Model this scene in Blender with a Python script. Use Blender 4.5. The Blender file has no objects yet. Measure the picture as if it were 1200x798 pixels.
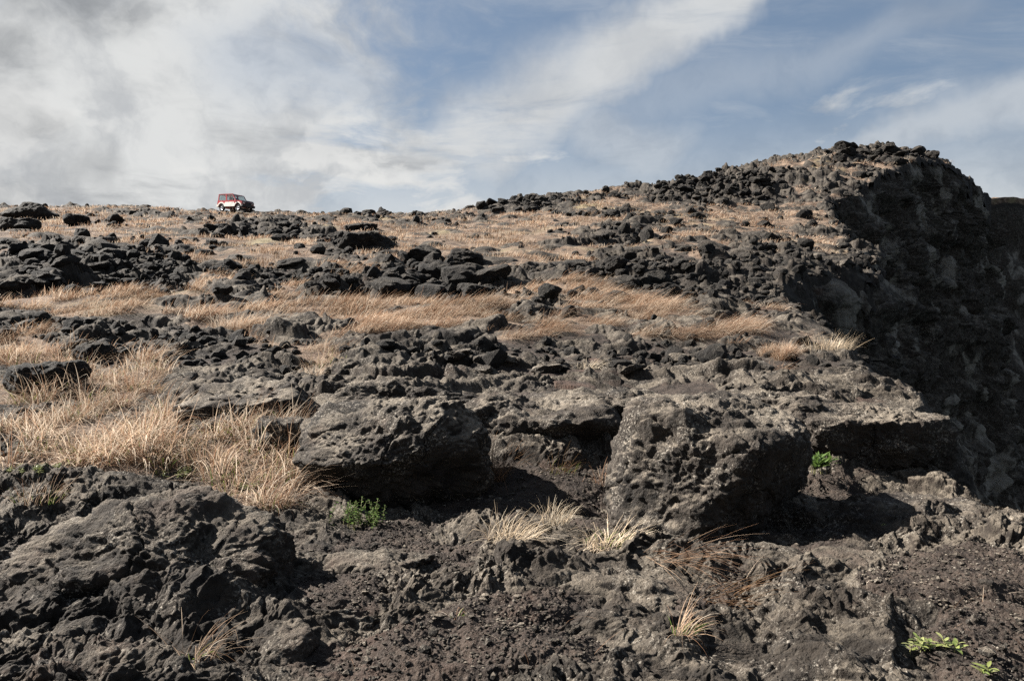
import bpy, bmesh, math, random
import numpy as np
R = math.radians
F = 933.0                      # focal length in photo pixels (28 mm on 36 mm, 1200 px wide)
CX, CY = 600.0, 399.0
f32 = np.float32
SC = bpy.context.scene
COL = SC.collection

# ---------------------------------------------------------------- noise
_rs = np.random.RandomState(7)
_P = _rs.permutation(256).astype(np.int32)
_P = np.concatenate([_P, _P, _P])
_a = np.arange(16) * (2 * np.pi / 16)
_GX, _GY = np.cos(_a).astype(f32), np.sin(_a).astype(f32)
_g3 = _rs.normal(size=(64, 3)); _g3 /= np.linalg.norm(_g3, axis=1)[:, None]
_G3 = (_g3 * 1.3).astype(f32)

def _fade(t): return t * t * t * (t * (t * 6 - 15) + 10)

def pn2(x, y, s=0):
    """2D gradient noise, about -1..1"""
    x = np.asarray(x, f32) + f32(s * 17.31); y = np.asarray(y, f32) - f32(s * 9.77)
    xf = np.floor(x); yf = np.floor(y)
    xi = xf.astype(np.int32) & 255; yi = yf.astype(np.int32) & 255
    x = x - xf; y = y - yf
    u = _fade(x); v = _fade(y)
    def g(ix, iy, dx, dy):
        h = _P[_P[ix & 255] + (iy & 255)] & 15
        return _GX[h] * dx + _GY[h] * dy
    a = g(xi, yi, x, y); b = g(xi + 1, yi, x - 1, y)
    c = g(xi, yi + 1, x, y - 1); d = g(xi + 1, yi + 1, x - 1, y - 1)
    a = a + u * (b - a); c = c + u * (d - c)
    return (a + v * (c - a)) * f32(1.45)

def pn3(p, s=0):
    x = p[..., 0].astype(f32) + f32(s * 13.7); y = p[..., 1].astype(f32) + f32(s * 5.9); z = p[..., 2].astype(f32) - f32(s * 7.3)
    xf, yf, zf = np.floor(x), np.floor(y), np.floor(z)
    xi = xf.astype(np.int32) & 255; yi = yf.astype(np.int32) & 255; zi = zf.astype(np.int32) & 255
    x, y, z = x - xf, y - yf, z - zf
    u, v, w = _fade(x), _fade(y), _fade(z)
    def g(ix, iy, iz, dx, dy, dz):
        h = _P[_P[_P[ix & 255] + (iy & 255)] + (iz & 255)] & 63
        G = _G3[h]
        return G[..., 0] * dx + G[..., 1] * dy + G[..., 2] * dz
    def lay(k, dz):
        a = g(xi, yi, zi + k, x, y, dz); b = g(xi + 1, yi, zi + k, x - 1, y, dz)
        c = g(xi, yi + 1, zi + k, x, y - 1, dz); d = g(xi + 1, yi + 1, zi + k, x - 1, y - 1, dz)
        a = a + u * (b - a); c = c + u * (d - c)
        return a + v * (c - a)
    a = lay(0, z); b = lay(1, z - 1)
    return a + w * (b - a)

def fbm2(x, y, o=4, s=0, gain=.5):
    t = 0; a = 1.0
    for i in range(o):
        t = t + a * pn2(x, y, s + i * 3); x = x * 2.03; y = y * 2.03; a *= gain
    return t

def fbm3(p, o=4, s=0, gain=.5):
    t = 0; a = 1.0
    for i in range(o):
        t = t + a * pn3(p, s + i * 3); p = p * 2.03; a *= gain
    return t

def billow3(p, o=3, s=0, gain=.5):
    t = 0; a = 1.0
    for i in range(o):
        t = t + a * (np.abs(pn3(p, s + i * 3)) * 2 - .6); p = p * 2.1; a *= gain
    return t

def billow2(x, y, o=3, s=0, gain=.5):
    t = 0; a = 1.0
    for i in range(o):
        t = t + a * (np.abs(pn2(x, y, s + i * 3)) * 2 - .6); x = x * 2.1; y = y * 2.1; a *= gain
    return t

def sstep(a, b, x):
    t = np.clip((x - a) / (b - a), 0, 1); return t * t * (3 - 2 * t)

def hash01(ix, iy, s):
    h = _P[(_P[(ix + s * 31) & 255] + iy) & 255]
    h2 = _P[(h + s * 57 + ix) & 255]
    return ((h * 256 + h2).astype(f32)) / f32(65535.)

def vor2(x, y, s=0):
    """F1, F2, random of the nearest cell, offset to its centre"""
    x = np.asarray(x, f32); y = np.asarray(y, f32)
    xi = np.floor(x).astype(np.int32); yi = np.floor(y).astype(np.int32)
    F1 = np.full(x.shape, 9, f32); F2 = np.full(x.shape, 9, f32)
    rr = np.zeros(x.shape, f32); ox = np.zeros(x.shape, f32); oy = np.zeros(x.shape, f32)
    for dx in (-1, 0, 1):
        for dy in (-1, 0, 1):
            cx = xi + dx; cy = yi + dy
            ccx = cx & 255; ccy = cy & 255
            px = cx + .1 + .8 * hash01(ccx, ccy, s + 1); py = cy + .1 + .8 * hash01(ccx, ccy, s + 2)
            ex = (x - px).astype(f32); ey = (y - py).astype(f32)
            d = np.sqrt(ex * ex + ey * ey)
            near = d < F1
            F2 = np.where(near, F1, np.minimum(F2, d))
            rr = np.where(near, hash01(ccx, ccy, s + 3), rr)
            ox = np.where(near, ex, ox); oy = np.where(near, ey, oy)
            F1 = np.where(near, d, F1)
    return F1, F2, rr, ox, oy

# ---------------------------------------------------------------- scene set-up
def tag(o, label=None, cat=None, group=None, kind=None):
    if label: o['label'] = label
    if cat: o['category'] = cat
    if group: o['group'] = group
    if kind: o['kind'] = kind
    return o

def np_mesh(name, verts, quads=None, tris=None, smooth=True, cols=None, mat=None, link=True, parent=None):
    me = bpy.data.meshes.new(name)
    verts = np.ascontiguousarray(verts, f32).reshape(-1, 3)
    me.vertices.add(len(verts)); me.vertices.foreach_set('co', verts.ravel())
    fs = []; sizes = []
    if quads is not None and len(quads): fs.append(np.asarray(quads, np.int32).ravel()); sizes.append(np.full(len(quads), 4, np.int32))
    if tris is not None and len(tris): fs.append(np.asarray(tris, np.int32).ravel()); sizes.append(np.full(len(tris), 3, np.int32))
    li = np.concatenate(fs); sz = np.concatenate(sizes)
    st = np.concatenate([[0], np.cumsum(sz)[:-1]]).astype(np.int32)
    me.loops.add(len(li)); me.loops.foreach_set('vertex_index', li)
    me.polygons.add(len(sz)); me.polygons.foreach_set('loop_start', st)
    try: me.polygons.foreach_set('loop_total', sz)
    except Exception: pass
    me.polygons.foreach_set('use_smooth', np.full(len(sz), smooth, bool))
    me.update(calc_edges=True)
    if cols is not None:
        at = me.color_attributes.new('col', 'FLOAT_COLOR', 'POINT')
        c = np.ones((len(verts), 4), f32); c[:, :cols.shape[1]] = cols
        at.data.foreach_set('color', c.ravel())
    if mat: me.materials.append(mat)
    if not link: return me
    o = bpy.data.objects.new(name, me); COL.objects.link(o)
    if parent: o.parent = parent
    return o

# ---------------------------------------------------------------- node helpers
class NT:
    def __init__(s, nt): s.nt = nt
    def n(s, t, **kw):
        nd = s.nt.nodes.new(t)
        for k, v in kw.items(): setattr(nd, k, v)
        return nd
    def put(s, sock, v):
        if hasattr(v, 'is_output'): s.nt.links.new(v, sock)
        elif isinstance(v, (tuple, list)) and len(v) == 3 and sock.type == 'RGBA': sock.default_value = (*v, 1)
        else: sock.default_value = v
    def m(s, op, a, b=None, c=None, clamp=False):
        nd = s.n('ShaderNodeMath', operation=op); nd.use_clamp = clamp
        for i, v in enumerate((a, b, c)):
            if v is not None: s.put(nd.inputs[i], v)
        return nd.outputs[0]
    def vm(s, op, a, b=None, sc=None):
        nd = s.n('ShaderNodeVectorMath', operation=op); s.put(nd.inputs[0], a)
        if b is not None: s.put(nd.inputs[1], b)
        if sc is not None: s.put(nd.inputs['Scale'], sc)
        return nd.outputs[0]
    def noise(s, vec, scale, det=4, rough=.55, dist=0.0, typ='FBM', lac=2.0):
        nd = s.n('ShaderNodeTexNoise', noise_type=typ)
        s.put(nd.inputs['Vector'], vec)
        for k, v in (('Scale', scale), ('Detail', det), ('Roughness', rough), ('Distortion', dist), ('Lacunarity', lac)): s.put(nd.inputs[k], v)
        return nd.outputs[0]
    def vor(s, vec, scale, feat='F1', rnd=1.0):
        nd = s.n('ShaderNodeTexVoronoi', feature=feat); s.put(nd.inputs['Vector'], vec); nd.inputs['Scale'].default_value = scale
        nd.inputs['Randomness'].default_value = rnd
        return nd.outputs[0]
    def ss(s, x, a, b, lo=0.0, hi=1.0):
        nd = s.n('ShaderNodeMapRange', interpolation_type='SMOOTHSTEP')
        s.put(nd.inputs[0], x)
        for i, v in enumerate((a, b, lo, hi)): s.put(nd.inputs[i + 1], v)
        return nd.outputs[0]
    def mix(s, f, a, b, mode='MIX'):
        nd = s.n('ShaderNodeMix', data_type='RGBA', blend_type=mode)
        s.put(nd.inputs[0], f); s.put(nd.inputs[6], a); s.put(nd.inputs[7], b)
        return nd.outputs[2]
    def bump(s, h, strength, dist, normal=None):
        nd = s.n('ShaderNodeBump'); s.put(nd.inputs['Height'], h)
        nd.inputs['Strength'].default_value = strength; nd.inputs['Distance'].default_value = dist
        if normal is not None: s.put(nd.inputs['Normal'], normal)
        return nd.outputs[0]

def new_mat(name):
    m = bpy.data.materials.new(name); m.use_nodes = True
    nt = m.node_tree; nt.nodes.clear()
    N = NT(nt); out = N.n('ShaderNodeOutputMaterial')
    return m, N, out

def principled(N, out, col, rough=.9, normal=None, **kw):
    b = N.n('ShaderNodeBsdfPrincipled')
    N.put(b.inputs['Base Color'], col); N.put(b.inputs['Roughness'], rough)
    if normal is not None: N.put(b.inputs['Normal'], normal)
    for k, v in kw.items(): N.put(b.inputs[k], v)
    N.nt.links.new(b.outputs[0], out.inputs[0])
    return b

def simple_mat(name, col, rough=.5, **kw):
    m, N, out = new_mat(name)
    tc = N.n('ShaderNodeNewGeometry').outputs['Position']
    v = N.noise(tc, 3.0, 3)
    c = N.mix(v, tuple(x * .85 for x in col), tuple(min(1, x * 1.12) for x in col))
    principled(N, out, c, rough, **kw)
    return m

def rock_colour(N, pos, nz, dark=1.0, pale=1.0):
    """weathered lava: brown-grey body darkened as shade, weathered tops paled as sunlight, lichen specks brightened, a few rusty stains"""
    d = lambda c: tuple(x * dark * k_ for x, k_ in zip(c, (.62, .585, .54)))
    big = N.noise(pos, .35, 4, .6)
    mid = N.noise(pos, 2.6, 5, .62)
    fin = N.noise(pos, 26.0, 4, .65)
    c = N.mix(N.ss(mid, .32, .68), d((.016, .0135, .0115)), d((.066, .056, .047)))
    c = N.mix(N.ss(big, .42, .66, 0, .55), c, d((.060, .048, .040)))
    rust = N.ss(N.noise(pos, 1.1, 5, .6), .60, .74, 0, .55)
    c = N.mix(rust, c, d((.100, .058, .038)))
    lit_crust = N.m('MULTIPLY', N.ss(nz, .35, .85), N.ss(N.noise(pos, 1.7, 5, .65), .40, .62))  # weathered tops, paled further to paint sunlight into the colour
    c = N.mix(N.m('MULTIPLY', lit_crust, .62), c, d(tuple(x * pale for x in (.27, .24, .20))))
    spk = N.m('MULTIPLY', N.ss(N.noise(pos, 42.0, 3, .7), .52, .64), N.ss(N.noise(pos, 3.3, 4, .6), .44, .62))
    c = N.mix(N.m('MULTIPLY', spk, .75), c, d((.50, .475, .43)))  # lichen specks, brightened to paint in sunlit highlights
    c = N.mix(N.ss(fin, .30, .62, .55, 0), c, d((.014, .0125, .0115)))  # dark flecks paint the shade of small pits into the colour
    return c

def rock_bump(N, pos, k=1.0):
    h1 = N.noise(pos, 9.0, 6, .68)
    h2 = N.noise(pos, 55.0, 4, .7)
    pit = N.ss(N.vor(pos, 34.0), .0, .42)
    h = N.m('ADD', N.m('MULTIPLY', h1, .75), N.m('ADD', N.m('MULTIPLY', h2, .22), N.m('MULTIPLY', pit, .12)))
    return N.bump(h, 1.0, .075 * k)

m_rock, N, out = new_mat('lava_rock')
g = N.n('ShaderNodeNewGeometry'); pos = g.outputs['Position']
sx = N.n('ShaderNodeSeparateXYZ'); N.put(sx.inputs[0], g.outputs['Normal'])
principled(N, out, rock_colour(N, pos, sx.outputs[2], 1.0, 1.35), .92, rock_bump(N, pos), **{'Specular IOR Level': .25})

m_brown, N, out = new_mat('brown_lava_rock')
g = N.n('ShaderNodeNewGeometry'); pos = g.outputs['Position']
sx = N.n('ShaderNodeSeparateXYZ'); N.put(sx.inputs[0], g.outputs['Normal'])
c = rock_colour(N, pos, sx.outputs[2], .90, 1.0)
c = N.mix(N.ss(N.noise(pos, 2.2, 5, .62), .46, .68, 0, .6), c, (.056, .041, .032))
principled(N, out, c, .94, rock_bump(N, pos), **{'Specular IOR Level': .2})

m_dark, N, out = new_mat('dark_lava_rock')
g = N.n('ShaderNodeNewGeometry'); pos = g.outputs['Position']
sx = N.n('ShaderNodeSeparateXYZ'); N.put(sx.inputs[0], g.outputs['Normal'])
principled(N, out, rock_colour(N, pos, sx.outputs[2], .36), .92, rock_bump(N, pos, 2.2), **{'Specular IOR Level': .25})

m_cliff, N, out = new_mat('cliff_rock')
g = N.n('ShaderNodeNewGeometry'); pos = g.outputs['Position']
sx = N.n('ShaderNodeSeparateXYZ'); N.put(sx.inputs[0], g.outputs['Normal'])
c = rock_colour(N, pos, sx.outputs[2], 1.15)
st = N.vm('MULTIPLY', pos, (.16, .16, .07))
c = N.mix(N.ss(N.noise(st, 1.0, 6, .65, .6), .53, .62, 0, .65), c, (.25, .225, .19))
h = N.m('ADD', N.noise(pos, 1.1, 6, .65), N.m('MULTIPLY', N.noise(pos, 6., 4, .65), .35))
principled(N, out, c, .95, N.bump(h, .9, .6), **{'Specular IOR Level': .2})

# terrain: col.r grass thatch, col.g bare soil / grit
m_ter, N, out = new_mat('lava_ground')
g = N.n('ShaderNodeNewGeometry'); pos = g.outputs['Position']
sx = N.n('ShaderNodeSeparateXYZ'); N.put(sx.inputs[0], g.outputs['Normal'])
at = N.n('ShaderNodeVertexColor', layer_name='col')
sc_ = N.n('ShaderNodeSeparateColor'); N.put(sc_.inputs[0], at.outputs[0])
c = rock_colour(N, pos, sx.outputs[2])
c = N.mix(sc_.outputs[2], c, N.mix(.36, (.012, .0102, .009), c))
soil = N.mix(N.ss(N.noise(pos, 5., 6, .65), .35, .68), (.015, .0108, .0086), (.046, .034, .0265))
soil = N.mix(N.ss(N.noise(pos, 70., 3, .7), .52, .70, 0, .5), soil, (.115, .100, .086))
soil = N.mix(N.ss(N.noise(pos, .8, 4, .6), .55, .72, 0, .6), soil, (.070, .042, .031))
sf = N.m('ADD', sc_.outputs[1], N.m('MULTIPLY', N.m('SUBTRACT', N.noise(pos, 7., 4, .6), .5), .5))
c = N.mix(N.ss(sf, .35, .65), c, soil)
gr = N.mix(N.ss(N.noise(pos, 1.3, 5, .65), .34, .66), (.070, .044, .029), (.215, .157, .112))
gr = N.mix(N.ss(N.noise(pos, 22., 4, .7), .40, .62, .65, 0), gr, (.033, .022, .016))
gr = N.mix(N.ss(N.noise(pos, .12, 4, .6), .56, .70, 0, .35), gr, (.22, .20, .10))
gf = N.m('ADD', sc_.outputs[0], N.m('MULTIPLY', N.m('SUBTRACT', N.noise(pos, 4., 5, .65), .5), .7))
c = N.mix(N.ss(gf, .38, .62), c, gr)
principled(N, out, c, .95, rock_bump(N, pos), **{'Specular IOR Level': .2})

m_grass, N, out = new_mat('dry_blades')
at = N.n('ShaderNodeVertexColor', layer_name='col')
d1 = N.n('ShaderNodeBsdfDiffuse'); d2 = N.n('ShaderNodeBsdfTranslucent'); mx = N.n('ShaderNodeMixShader'); mx.inputs[0].default_value = .3
N.put(d1.inputs[0], at.outputs[0]); N.put(d2.inputs[0], at.outputs[0])
N.nt.links.new(d1.outputs[0], mx.inputs[1]); N.nt.links.new(d2.outputs[0], mx.inputs[2]); N.nt.links.new(mx.outputs[0], out.inputs[0])
m_leaf, N, out = new_mat('green_leaves')
at = N.n('ShaderNodeVertexColor', layer_name='col')
d1 = N.n('ShaderNodeBsdfPrincipled'); d1.inputs['Roughness'].default_value = .38
d2 = N.n('ShaderNodeBsdfTranslucent'); mx = N.n('ShaderNodeMixShader'); mx.inputs[0].default_value = .3
N.put(d1.inputs[0], at.outputs[0]); N.put(d2.inputs[0], at.outputs[0])
N.nt.links.new(d1.outputs[0], mx.inputs[1]); N.nt.links.new(d2.outputs[0], mx.inputs[2]); N.nt.links.new(mx.outputs[0], out.inputs[0])
# ---------------------------------------------------------------- lie of the land
# control points: (bearing column, tilt row, depth in metres) -> surveyed slope; heights relative to the eye
CTL = [
 # near
 (-80,798,3.9),(0,798,3.9),(200,798,3.9),(400,798,3.9),(600,798,3.9),(800,798,3.9),(1000,798,3.9),(1200,798,3.9),(1290,798,3.9),
 (0,690,5.2),(200,690,5.2),(400,690,5.3),(600,690,5.3),(800,690,5.3),(1000,685,5.3),(1200,690,5.2),
 (860,640,6.7),(0,610,7.0),(200,612,7.0),(400,615,7.0),(600,618,7.0),(800,628,7.0),(1000,620,6.9),(1200,615,7.0),
 (0,560,8.0),(150,560,8.0),(330,560,8.2),(450,584,8.3),(600,578,8.5),(750,590,8.3),(900,600,8.0),(1050,584,8.5),(1200,600,7.9),
 (0,500,10.),(150,500,10.),(320,492,9.9),(450,484,9.9),(640,478,10.2),(850,483,9.9),(1000,486,9.9),(1100,484,10.2),(1200,490,10.4),
 (0,450,12.6),(200,450,12.6),(400,446,12.5),(600,446,12.5),(800,448,12.4),(1000,450,12.2),(1150,455,12.2),
 (0,405,16.5),(200,405,16.5),(400,402,16.5),(600,402,16.5),(800,402,16.3),(950,410,15.8),(1100,420,15.5),
 (0,370,21.),(200,370,21.),(400,366,21.5),(600,366,21.5),(780,366,21.5),(930,372,22.),(1080,385,22.),
 (0,348,25.5),(200,348,25.),(400,350,25.),(600,348,26.),(780,348,26.5),(900,350,27.5),
 (0,310,34.),(200,308,35.),(400,308,34.),(600,302,37.),(780,296,39.),(900,296,41.),(1030,316,43.),
 (0,275,50.),(200,278,49.),(400,276,51.),(600,272,54.),(780,264,58.),(900,268,59.),(980,268,62.),(1100,262,64.),
 (0,258,62.),(200,260,62.),(400,258,63.),(600,254,67.),(760,246,72.),(880,236,78.),(975,236,78.),(1030,207,90.),
 (-60,244,74.),(0,244,75.),(150,245,76.),(280,251,79.),(400,252.5,78.),(520,252,77.),(600,237,84.),(640,231,87.),(740,221,93.),(870,197,100.),(960,181,103.),(1060,176,106.),(1105,190,106.),(1160,232,124.),
 (0,248,92.),(280,254,95.),(520,252,95.),(640,240,104.),(740,229,108.),(870,205,116.),(960,189,120.),(1060,184,124.),(1160,238,140.),
 (0,262,150.),(280,268,150.),(520,272,150.),(740,262,160.),(960,240,170.),(1160,262,180.)]
_c = np.array(CTL, float)
_ct = (_c[:, 0] - CX) / F; _cl = np.log(_c[:, 2]); _ce = (CY - _c[:, 1]) / F
_X = np.stack([_ct * 2.2, _cl], 1)
def _tps(r2): return .5 * r2 * np.log(r2 + 1e-9)
_n = len(_X)
_K = _tps(((_X[:, None] - _X[None]) ** 2).sum(2)) + np.eye(_n) * 2e-3
_A = np.zeros((_n + 3, _n + 3)); _A[:_n, :_n] = _K; _A[:_n, _n] = 1; _A[:_n, _n + 1:] = _X
_A[_n, :_n] = 1; _A[_n + 1:, :_n] = _X.T
_w = np.linalg.solve(_A, np.concatenate([_ce, np.zeros(3)]))

def base_e(t, ly):
    """tangent of the sight elevation of the smooth land at bearing t and log depth"""
    t = np.clip(np.asarray(t, f32), -.80, .80) * f32(2.2); ly = np.clip(np.asarray(ly, f32), math.log(3.2), math.log(180))
    e = f32(_w[_n]) + f32(_w[_n + 1]) * t + f32(_w[_n + 2]) * ly
    for i in range(_n):
        r2 = (t - f32(_X[i, 0])) ** 2 + (ly - f32(_X[i, 1])) ** 2
        e = e + f32(_w[i] * .5) * r2 * np.log(r2 + f32(1e-9))
    return e

_gt = np.linspace(-.82, .82, 260); _gl = np.linspace(math.log(3.), math.log(185.), 300)
_GE = base_e(*np.meshgrid(_gt, _gl, indexing='ij')).astype(f32)
def base_lookup(t, ly):
    a = np.clip((t + .82) / 1.64, 0, .99999) * 259; b = np.clip((ly - _gl[0]) / (_gl[-1] - _gl[0]), 0, .99999) * 299
    i = a.astype(np.int32); j = b.astype(np.int32); a = (a - i).astype(f32); b = (b - j).astype(f32)
    return ((_GE[i, j] * (1 - a) + _GE[i + 1, j] * a) * (1 - b) + (_GE[i, j + 1] * (1 - a) + _GE[i + 1, j + 1] * a) * b)

def base_z(x, y):
    yc = np.maximum(y, 3.)
    return base_lookup(x / yc, np.log(yc)) * yc

# the brink of the sea cliff, west to east along the coast (x, y)
EDGE = [(9.0,-12.),(6.6,0.),(5.7,5.0),(5.4,7.1),(4.98,8.2),(4.74,8.9),(4.9,9.5),(5.35,10.2),(6.0,13.),(7.5,18.),(8.7,23.),(9.3,26.5),(10.2,30.),(12.0,34.5),(15.0,38.5),(19.6,42.),(21.2,46.),
        (22.8,53.),(26.,64.),(30.,75.),(38.,86.),(48.,97.),(56.,105.),(66.,115.),(74.,124.),(80.,136.),(88.,152.),(98.,172.)]
def _chaikin(p, n=2):
    p = np.array(p, float)
    for _ in range(n):
        q = np.empty((2 * len(p) - 2, 2)); q[0::2] = .75 * p[:-1] + .25 * p[1:]; q[1::2] = .25 * p[:-1] + .75 * p[1:]
        p = np.concatenate([p[:1], q, p[-1:]])
    return p
_E = _chaikin(EDGE, 1)
def edge_sd(x, y):
    """signed distance to the brink, positive over the sea"""
    best = np.full(x.shape, 1e9, f32)
    for (ax, ay), (bx, by) in zip(_E[:-1], _E[1:]):
        dx, dy = bx - ax, by - ay; L = dx * dx + dy * dy
        t = np.clip(((x - ax) * dx + (y - ay) * dy) / L, 0, 1)
        best = np.minimum(best, (x - ax - t * dx) ** 2 + (y - ay - t * dy) ** 2)
    inside = np.zeros(x.shape, bool)
    poly = list(map(tuple, _E)) + [(400., 172.), (400., -12.)]
    for (ax, ay), (bx, by) in zip(poly, poly[1:] + poly[:1]):
        if ay == by: continue
        c = ((ay > y) != (by > y)) & (x < (bx - ax) * (y - ay) / (by - ay) + ax)
        inside ^= c
    d = np.sqrt(best)
    return np.where(inside, d, -d)

# ground cover seen in the photo: (column, row, half width, half height, weight)   + grass / - bare rock
GRASS = [(95,508,150,62,.95),(300,560,60,50,.8),(20,420,60,24,.7),(110,358,110,16,.9),(150,345,40,10,.5),(275,380,48,16,.95),(370,430,30,18,.8),(180,436,30,12,.55),(250,330,40,12,.6),
 (465,372,122,22,1.),(420,385,60,8,.6),(300,292,95,18,.9),(330,350,30,10,.5),(370,405,24,10,.5),(545,275,140,13,.9),(470,293,80,10,.7),(640,262,130,9,.7),(640,300,70,14,.6),(100,266,140,13,.85),(60,248,80,6,.4),(620,255,60,6,.6),
 (700,376,50,18,.8),(765,368,62,17,.85),(660,392,40,8,.6),(690,345,45,14,.75),(850,395,34,10,.8),(970,401,32,15,.95),(920,424,36,9,.6),(690,425,22,8,.4),(300,455,24,8,.4),
 (880,258,80,16,.7),(930,248,60,8,.5),(840,272,70,8,.6),(900,284,90,5,.6),(760,240,70,9,.55),(1040,196,40,5,.5),(700,244,60,6,.5),(1070,172,18,4,.6),(640,248,40,4,.5),(420,262,60,6,.5),(240,262,60,6,.4)]
BARE = [(110,318,140,26,1.),(520,330,85,26,.8),(415,285,45,14,.8),(310,270,60,10,.7),(190,292,50,12,.6),(320,325,60,14,.8),(60,390,140,18,.5),(180,402,120,16,.6),(760,325,70,24,.6),(840,330,90,22,.9),
 (700,300,50,10,.5),(840,215,95,22,1.3),(620,236,60,9,.8),(1040,180,60,9,.5),(1000,330,60,30,1.),(900,315,110,16,.8),(720,285,60,6,.5),(250,300,20,8,.3),(960,225,40,12,.3),(520,452,260,30,.5),(800,440,300,40,.5),(560,410,120,14,.5)]
SOIL = [(560,625,180,26,.75),(860,640,90,26,.6),(320,640,70,30,.45),(700,660,60,26,.5),(240,770,120,30,.35),(820,690,60,40,.6),(590,580,150,30,1.),(480,640,110,16,.6),(600,720,90,60,.75),(560,770,150,40,.9),(420,790,130,40,.6),(1120,690,140,42,.95),(1160,770,90,60,.9),(980,640,90,14,.5),(700,600,70,14,.5),(950,640,70,30,.5),(880,770,60,36,.6),(400,700,60,40,.6),(1040,545,40,10,.8),(1000,563,60,8,.5)]

def ell(u, v, L):
    t = np.zeros(u.shape, f32)
    for (a, b, ru, rv, w) in L:
        d = ((u - a) / ru) ** 2 + ((v - b) / rv) ** 2
        t = np.maximum(t, w * np.clip(1.35 - d * .9, 0, 1)) if w > 0 else t
    return t

def land(x, y, detail=True):
    """height (relative to the eye) and masks grass, soil, darkness for points x, y"""
    yc = np.maximum(y, 3.)
    t = x / yc
    z0 = base_lookup(t, np.log(yc)) * yc
    wu = pn2(x / (yc * .10), y / (yc * .22), 41); wv = pn2(x / (yc * .10), y / (yc * .22), 47)
    wu2 = pn2(x / (yc * .035), y / (yc * .08), 43); wv2 = pn2(x / (yc * .035), y / (yc * .08), 49)
    u = CX + F * t + wu * 22 + wu2 * 9; v = CY - F * z0 / yc + wv * 6 + wv2 * 3
    far = sstep(14, 34, yc)
    gp = ell(u, v, GRASS); bp = ell(u, v, BARE); sp = ell(u, v, SOIL)
    G = .22 + .13 * far + .10 * sstep(10.5, 13, yc) + .30 * pn2(x / 5.5, y / 6.5, 3) + .38 * pn2(x / 2.0, y / 2.6, 5) + .12 * pn2(x / .8, y / 1., 6) + .50 * gp - .60 * bp
    G = np.where(y < 9.0, gp - .1 + .12 * pn2(x / 1.1, y / 1.1, 5), G)
    G = np.clip(G, -.25, 1.15)
    S = np.clip(sp * 1.15 + .1 * pn2(x / .7, y / .7, 9), 0, 1.1)
    # lava blocks
    wx = x + .30 * pn2(x / 1.3, y / 1.3, 11) + .07 * pn2(x / .33, y / .33, 12)
    wy = y + .30 * pn2(x / 1.3, y / 1.3, 13) + .07 * pn2(x / .33, y / .33, 14)
    def terr(h, step, lo=.60):
        q = h / step; i = np.floor(q); f = q - i
        return step * (i + .22 * f + .78 * sstep(lo, .97, f))
    def blocks(size, s, sel, stretch=1.0):
        F1, F2, r, ox, oy = vor2(wx[sel] / (size * stretch), wy[sel] / size, s)
        e = np.clip((F2 - F1) / .30, 0, 1); e = np.sqrt(e * (2 - e) + 1e-6)
        tilt = (r * 37 % 1 - .5) * ox + (r * 91 % 1 - .5) * oy
        return e * (r ** 1.3 + .35 * tilt)
    allm = np.ones(x.shape, bool)
    hd = .62 * blocks(2.7, 1, allm, 1.35) + .34 * blocks(1.05, 4, allm, 1.25)
    m = yc < 62
    b = np.zeros(x.shape, f32); b[m] = blocks(.42, 7, m, 1.2); hd = hd + (.15 - .07 * sstep(24, 14, yc)) * b
    nearA = sstep(27, 11, yc)
    A = 1.0 - .52 * nearA
    A = A * (1 - .50 * sstep(9.2, 8.2, yc))
    hill = sstep(60, 85, yc) * sstep(.02, .2, t)
    A = A * (1 + .9 * hill)
    hd = hd * A
    calm = (1 - .80 * np.clip(S, 0, 1)) * (1 - .60 * np.clip(gp, 0, 1))
    slab = sstep(9., 10.5, yc) * sstep(21, 15, yc) * sstep(-.12, .05, t)
    hd = hd * calm * (1 - .45 * slab)
    # rolling lava crust
    rl = .16 * billow2(wx / 2.2, wy / 1.6, 2, 21) + .5 * .16 * fbm2(x / 3.5, y / 3.5, 2, 23)
    hd = hd + rl * (.6 + .4 * A)
    # ledges: level treads and steep risers, as the flows lie
    off = .55 * fbm2(x / 6.0, y / 5.0, 2, 81) + .10 * pn2(x / .9, y / .9, 83)
    stp = .20 + .24 * sstep(9, 22, yc)
    tz = terr(.62 * z0 + hd + off, stp) - .62 * z0 - off
    tz = tz + .35 * (terr(tz * 1.0 + off * .7 + .62 * z0, stp * .38) - off * .7 - .62 * z0 - tz)
    ledge = np.clip(.45 + .8 * pn2(x / 7., y / 7., 85) + .45 * sstep(9, 10.5, yc), 0, 1) * (1 - np.clip(S, 0, 1))
    hd = hd + (tz - hd) * ledge * .9
    mean = .42 * A * calm
    cov = mean + (np.clip(G, -.25, 1.1) - .56) * .62 * A * (.55 + .45 * calm)
    covS = mean + (np.clip(S, 0, 1.05) - .42) * .36 - .15 * np.clip(S, 0, 1) + .08 * fbm2(x / 1.3, y / 1.3, 3, 51) * np.clip(S, 0, 1)
    cov = np.maximum(cov, np.where(S > .02, covS, -9))
    F1, F2, r, ox, oy = vor2(wx / 1.7, wy / 1.5, 91)
    lone = np.where(r > .58, np.clip(1 - (F1 / (.16 + .42 * (r - .58) / .42)) ** 2, 0, 1) ** .5, 0) * (.12 + .30 * (r - .58) / .42) * np.minimum(A, 1.1)
    F1, F2, r, ox, oy = vor2(wx / .75, wy / .7, 93)
    lone = np.maximum(lone, np.where(r > .70, np.clip(1 - (F1 / .34) ** 2, 0, 1) ** .5, 0) * .16 * np.minimum(A, 1.1))
    lone = lone * np.clip(sstep(10, 16, yc) * (1.15 - .6 * np.clip(gp, 0, 1) + .35 * pn2(x / 5, y / 5, 95)), 0, 1.2)
    hd = np.maximum(hd, np.where(lone > .02, np.maximum(cov, hd) - .10 + lone, hd))
    k = .05 + .02 * far
    dlt = cov - hd
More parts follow.
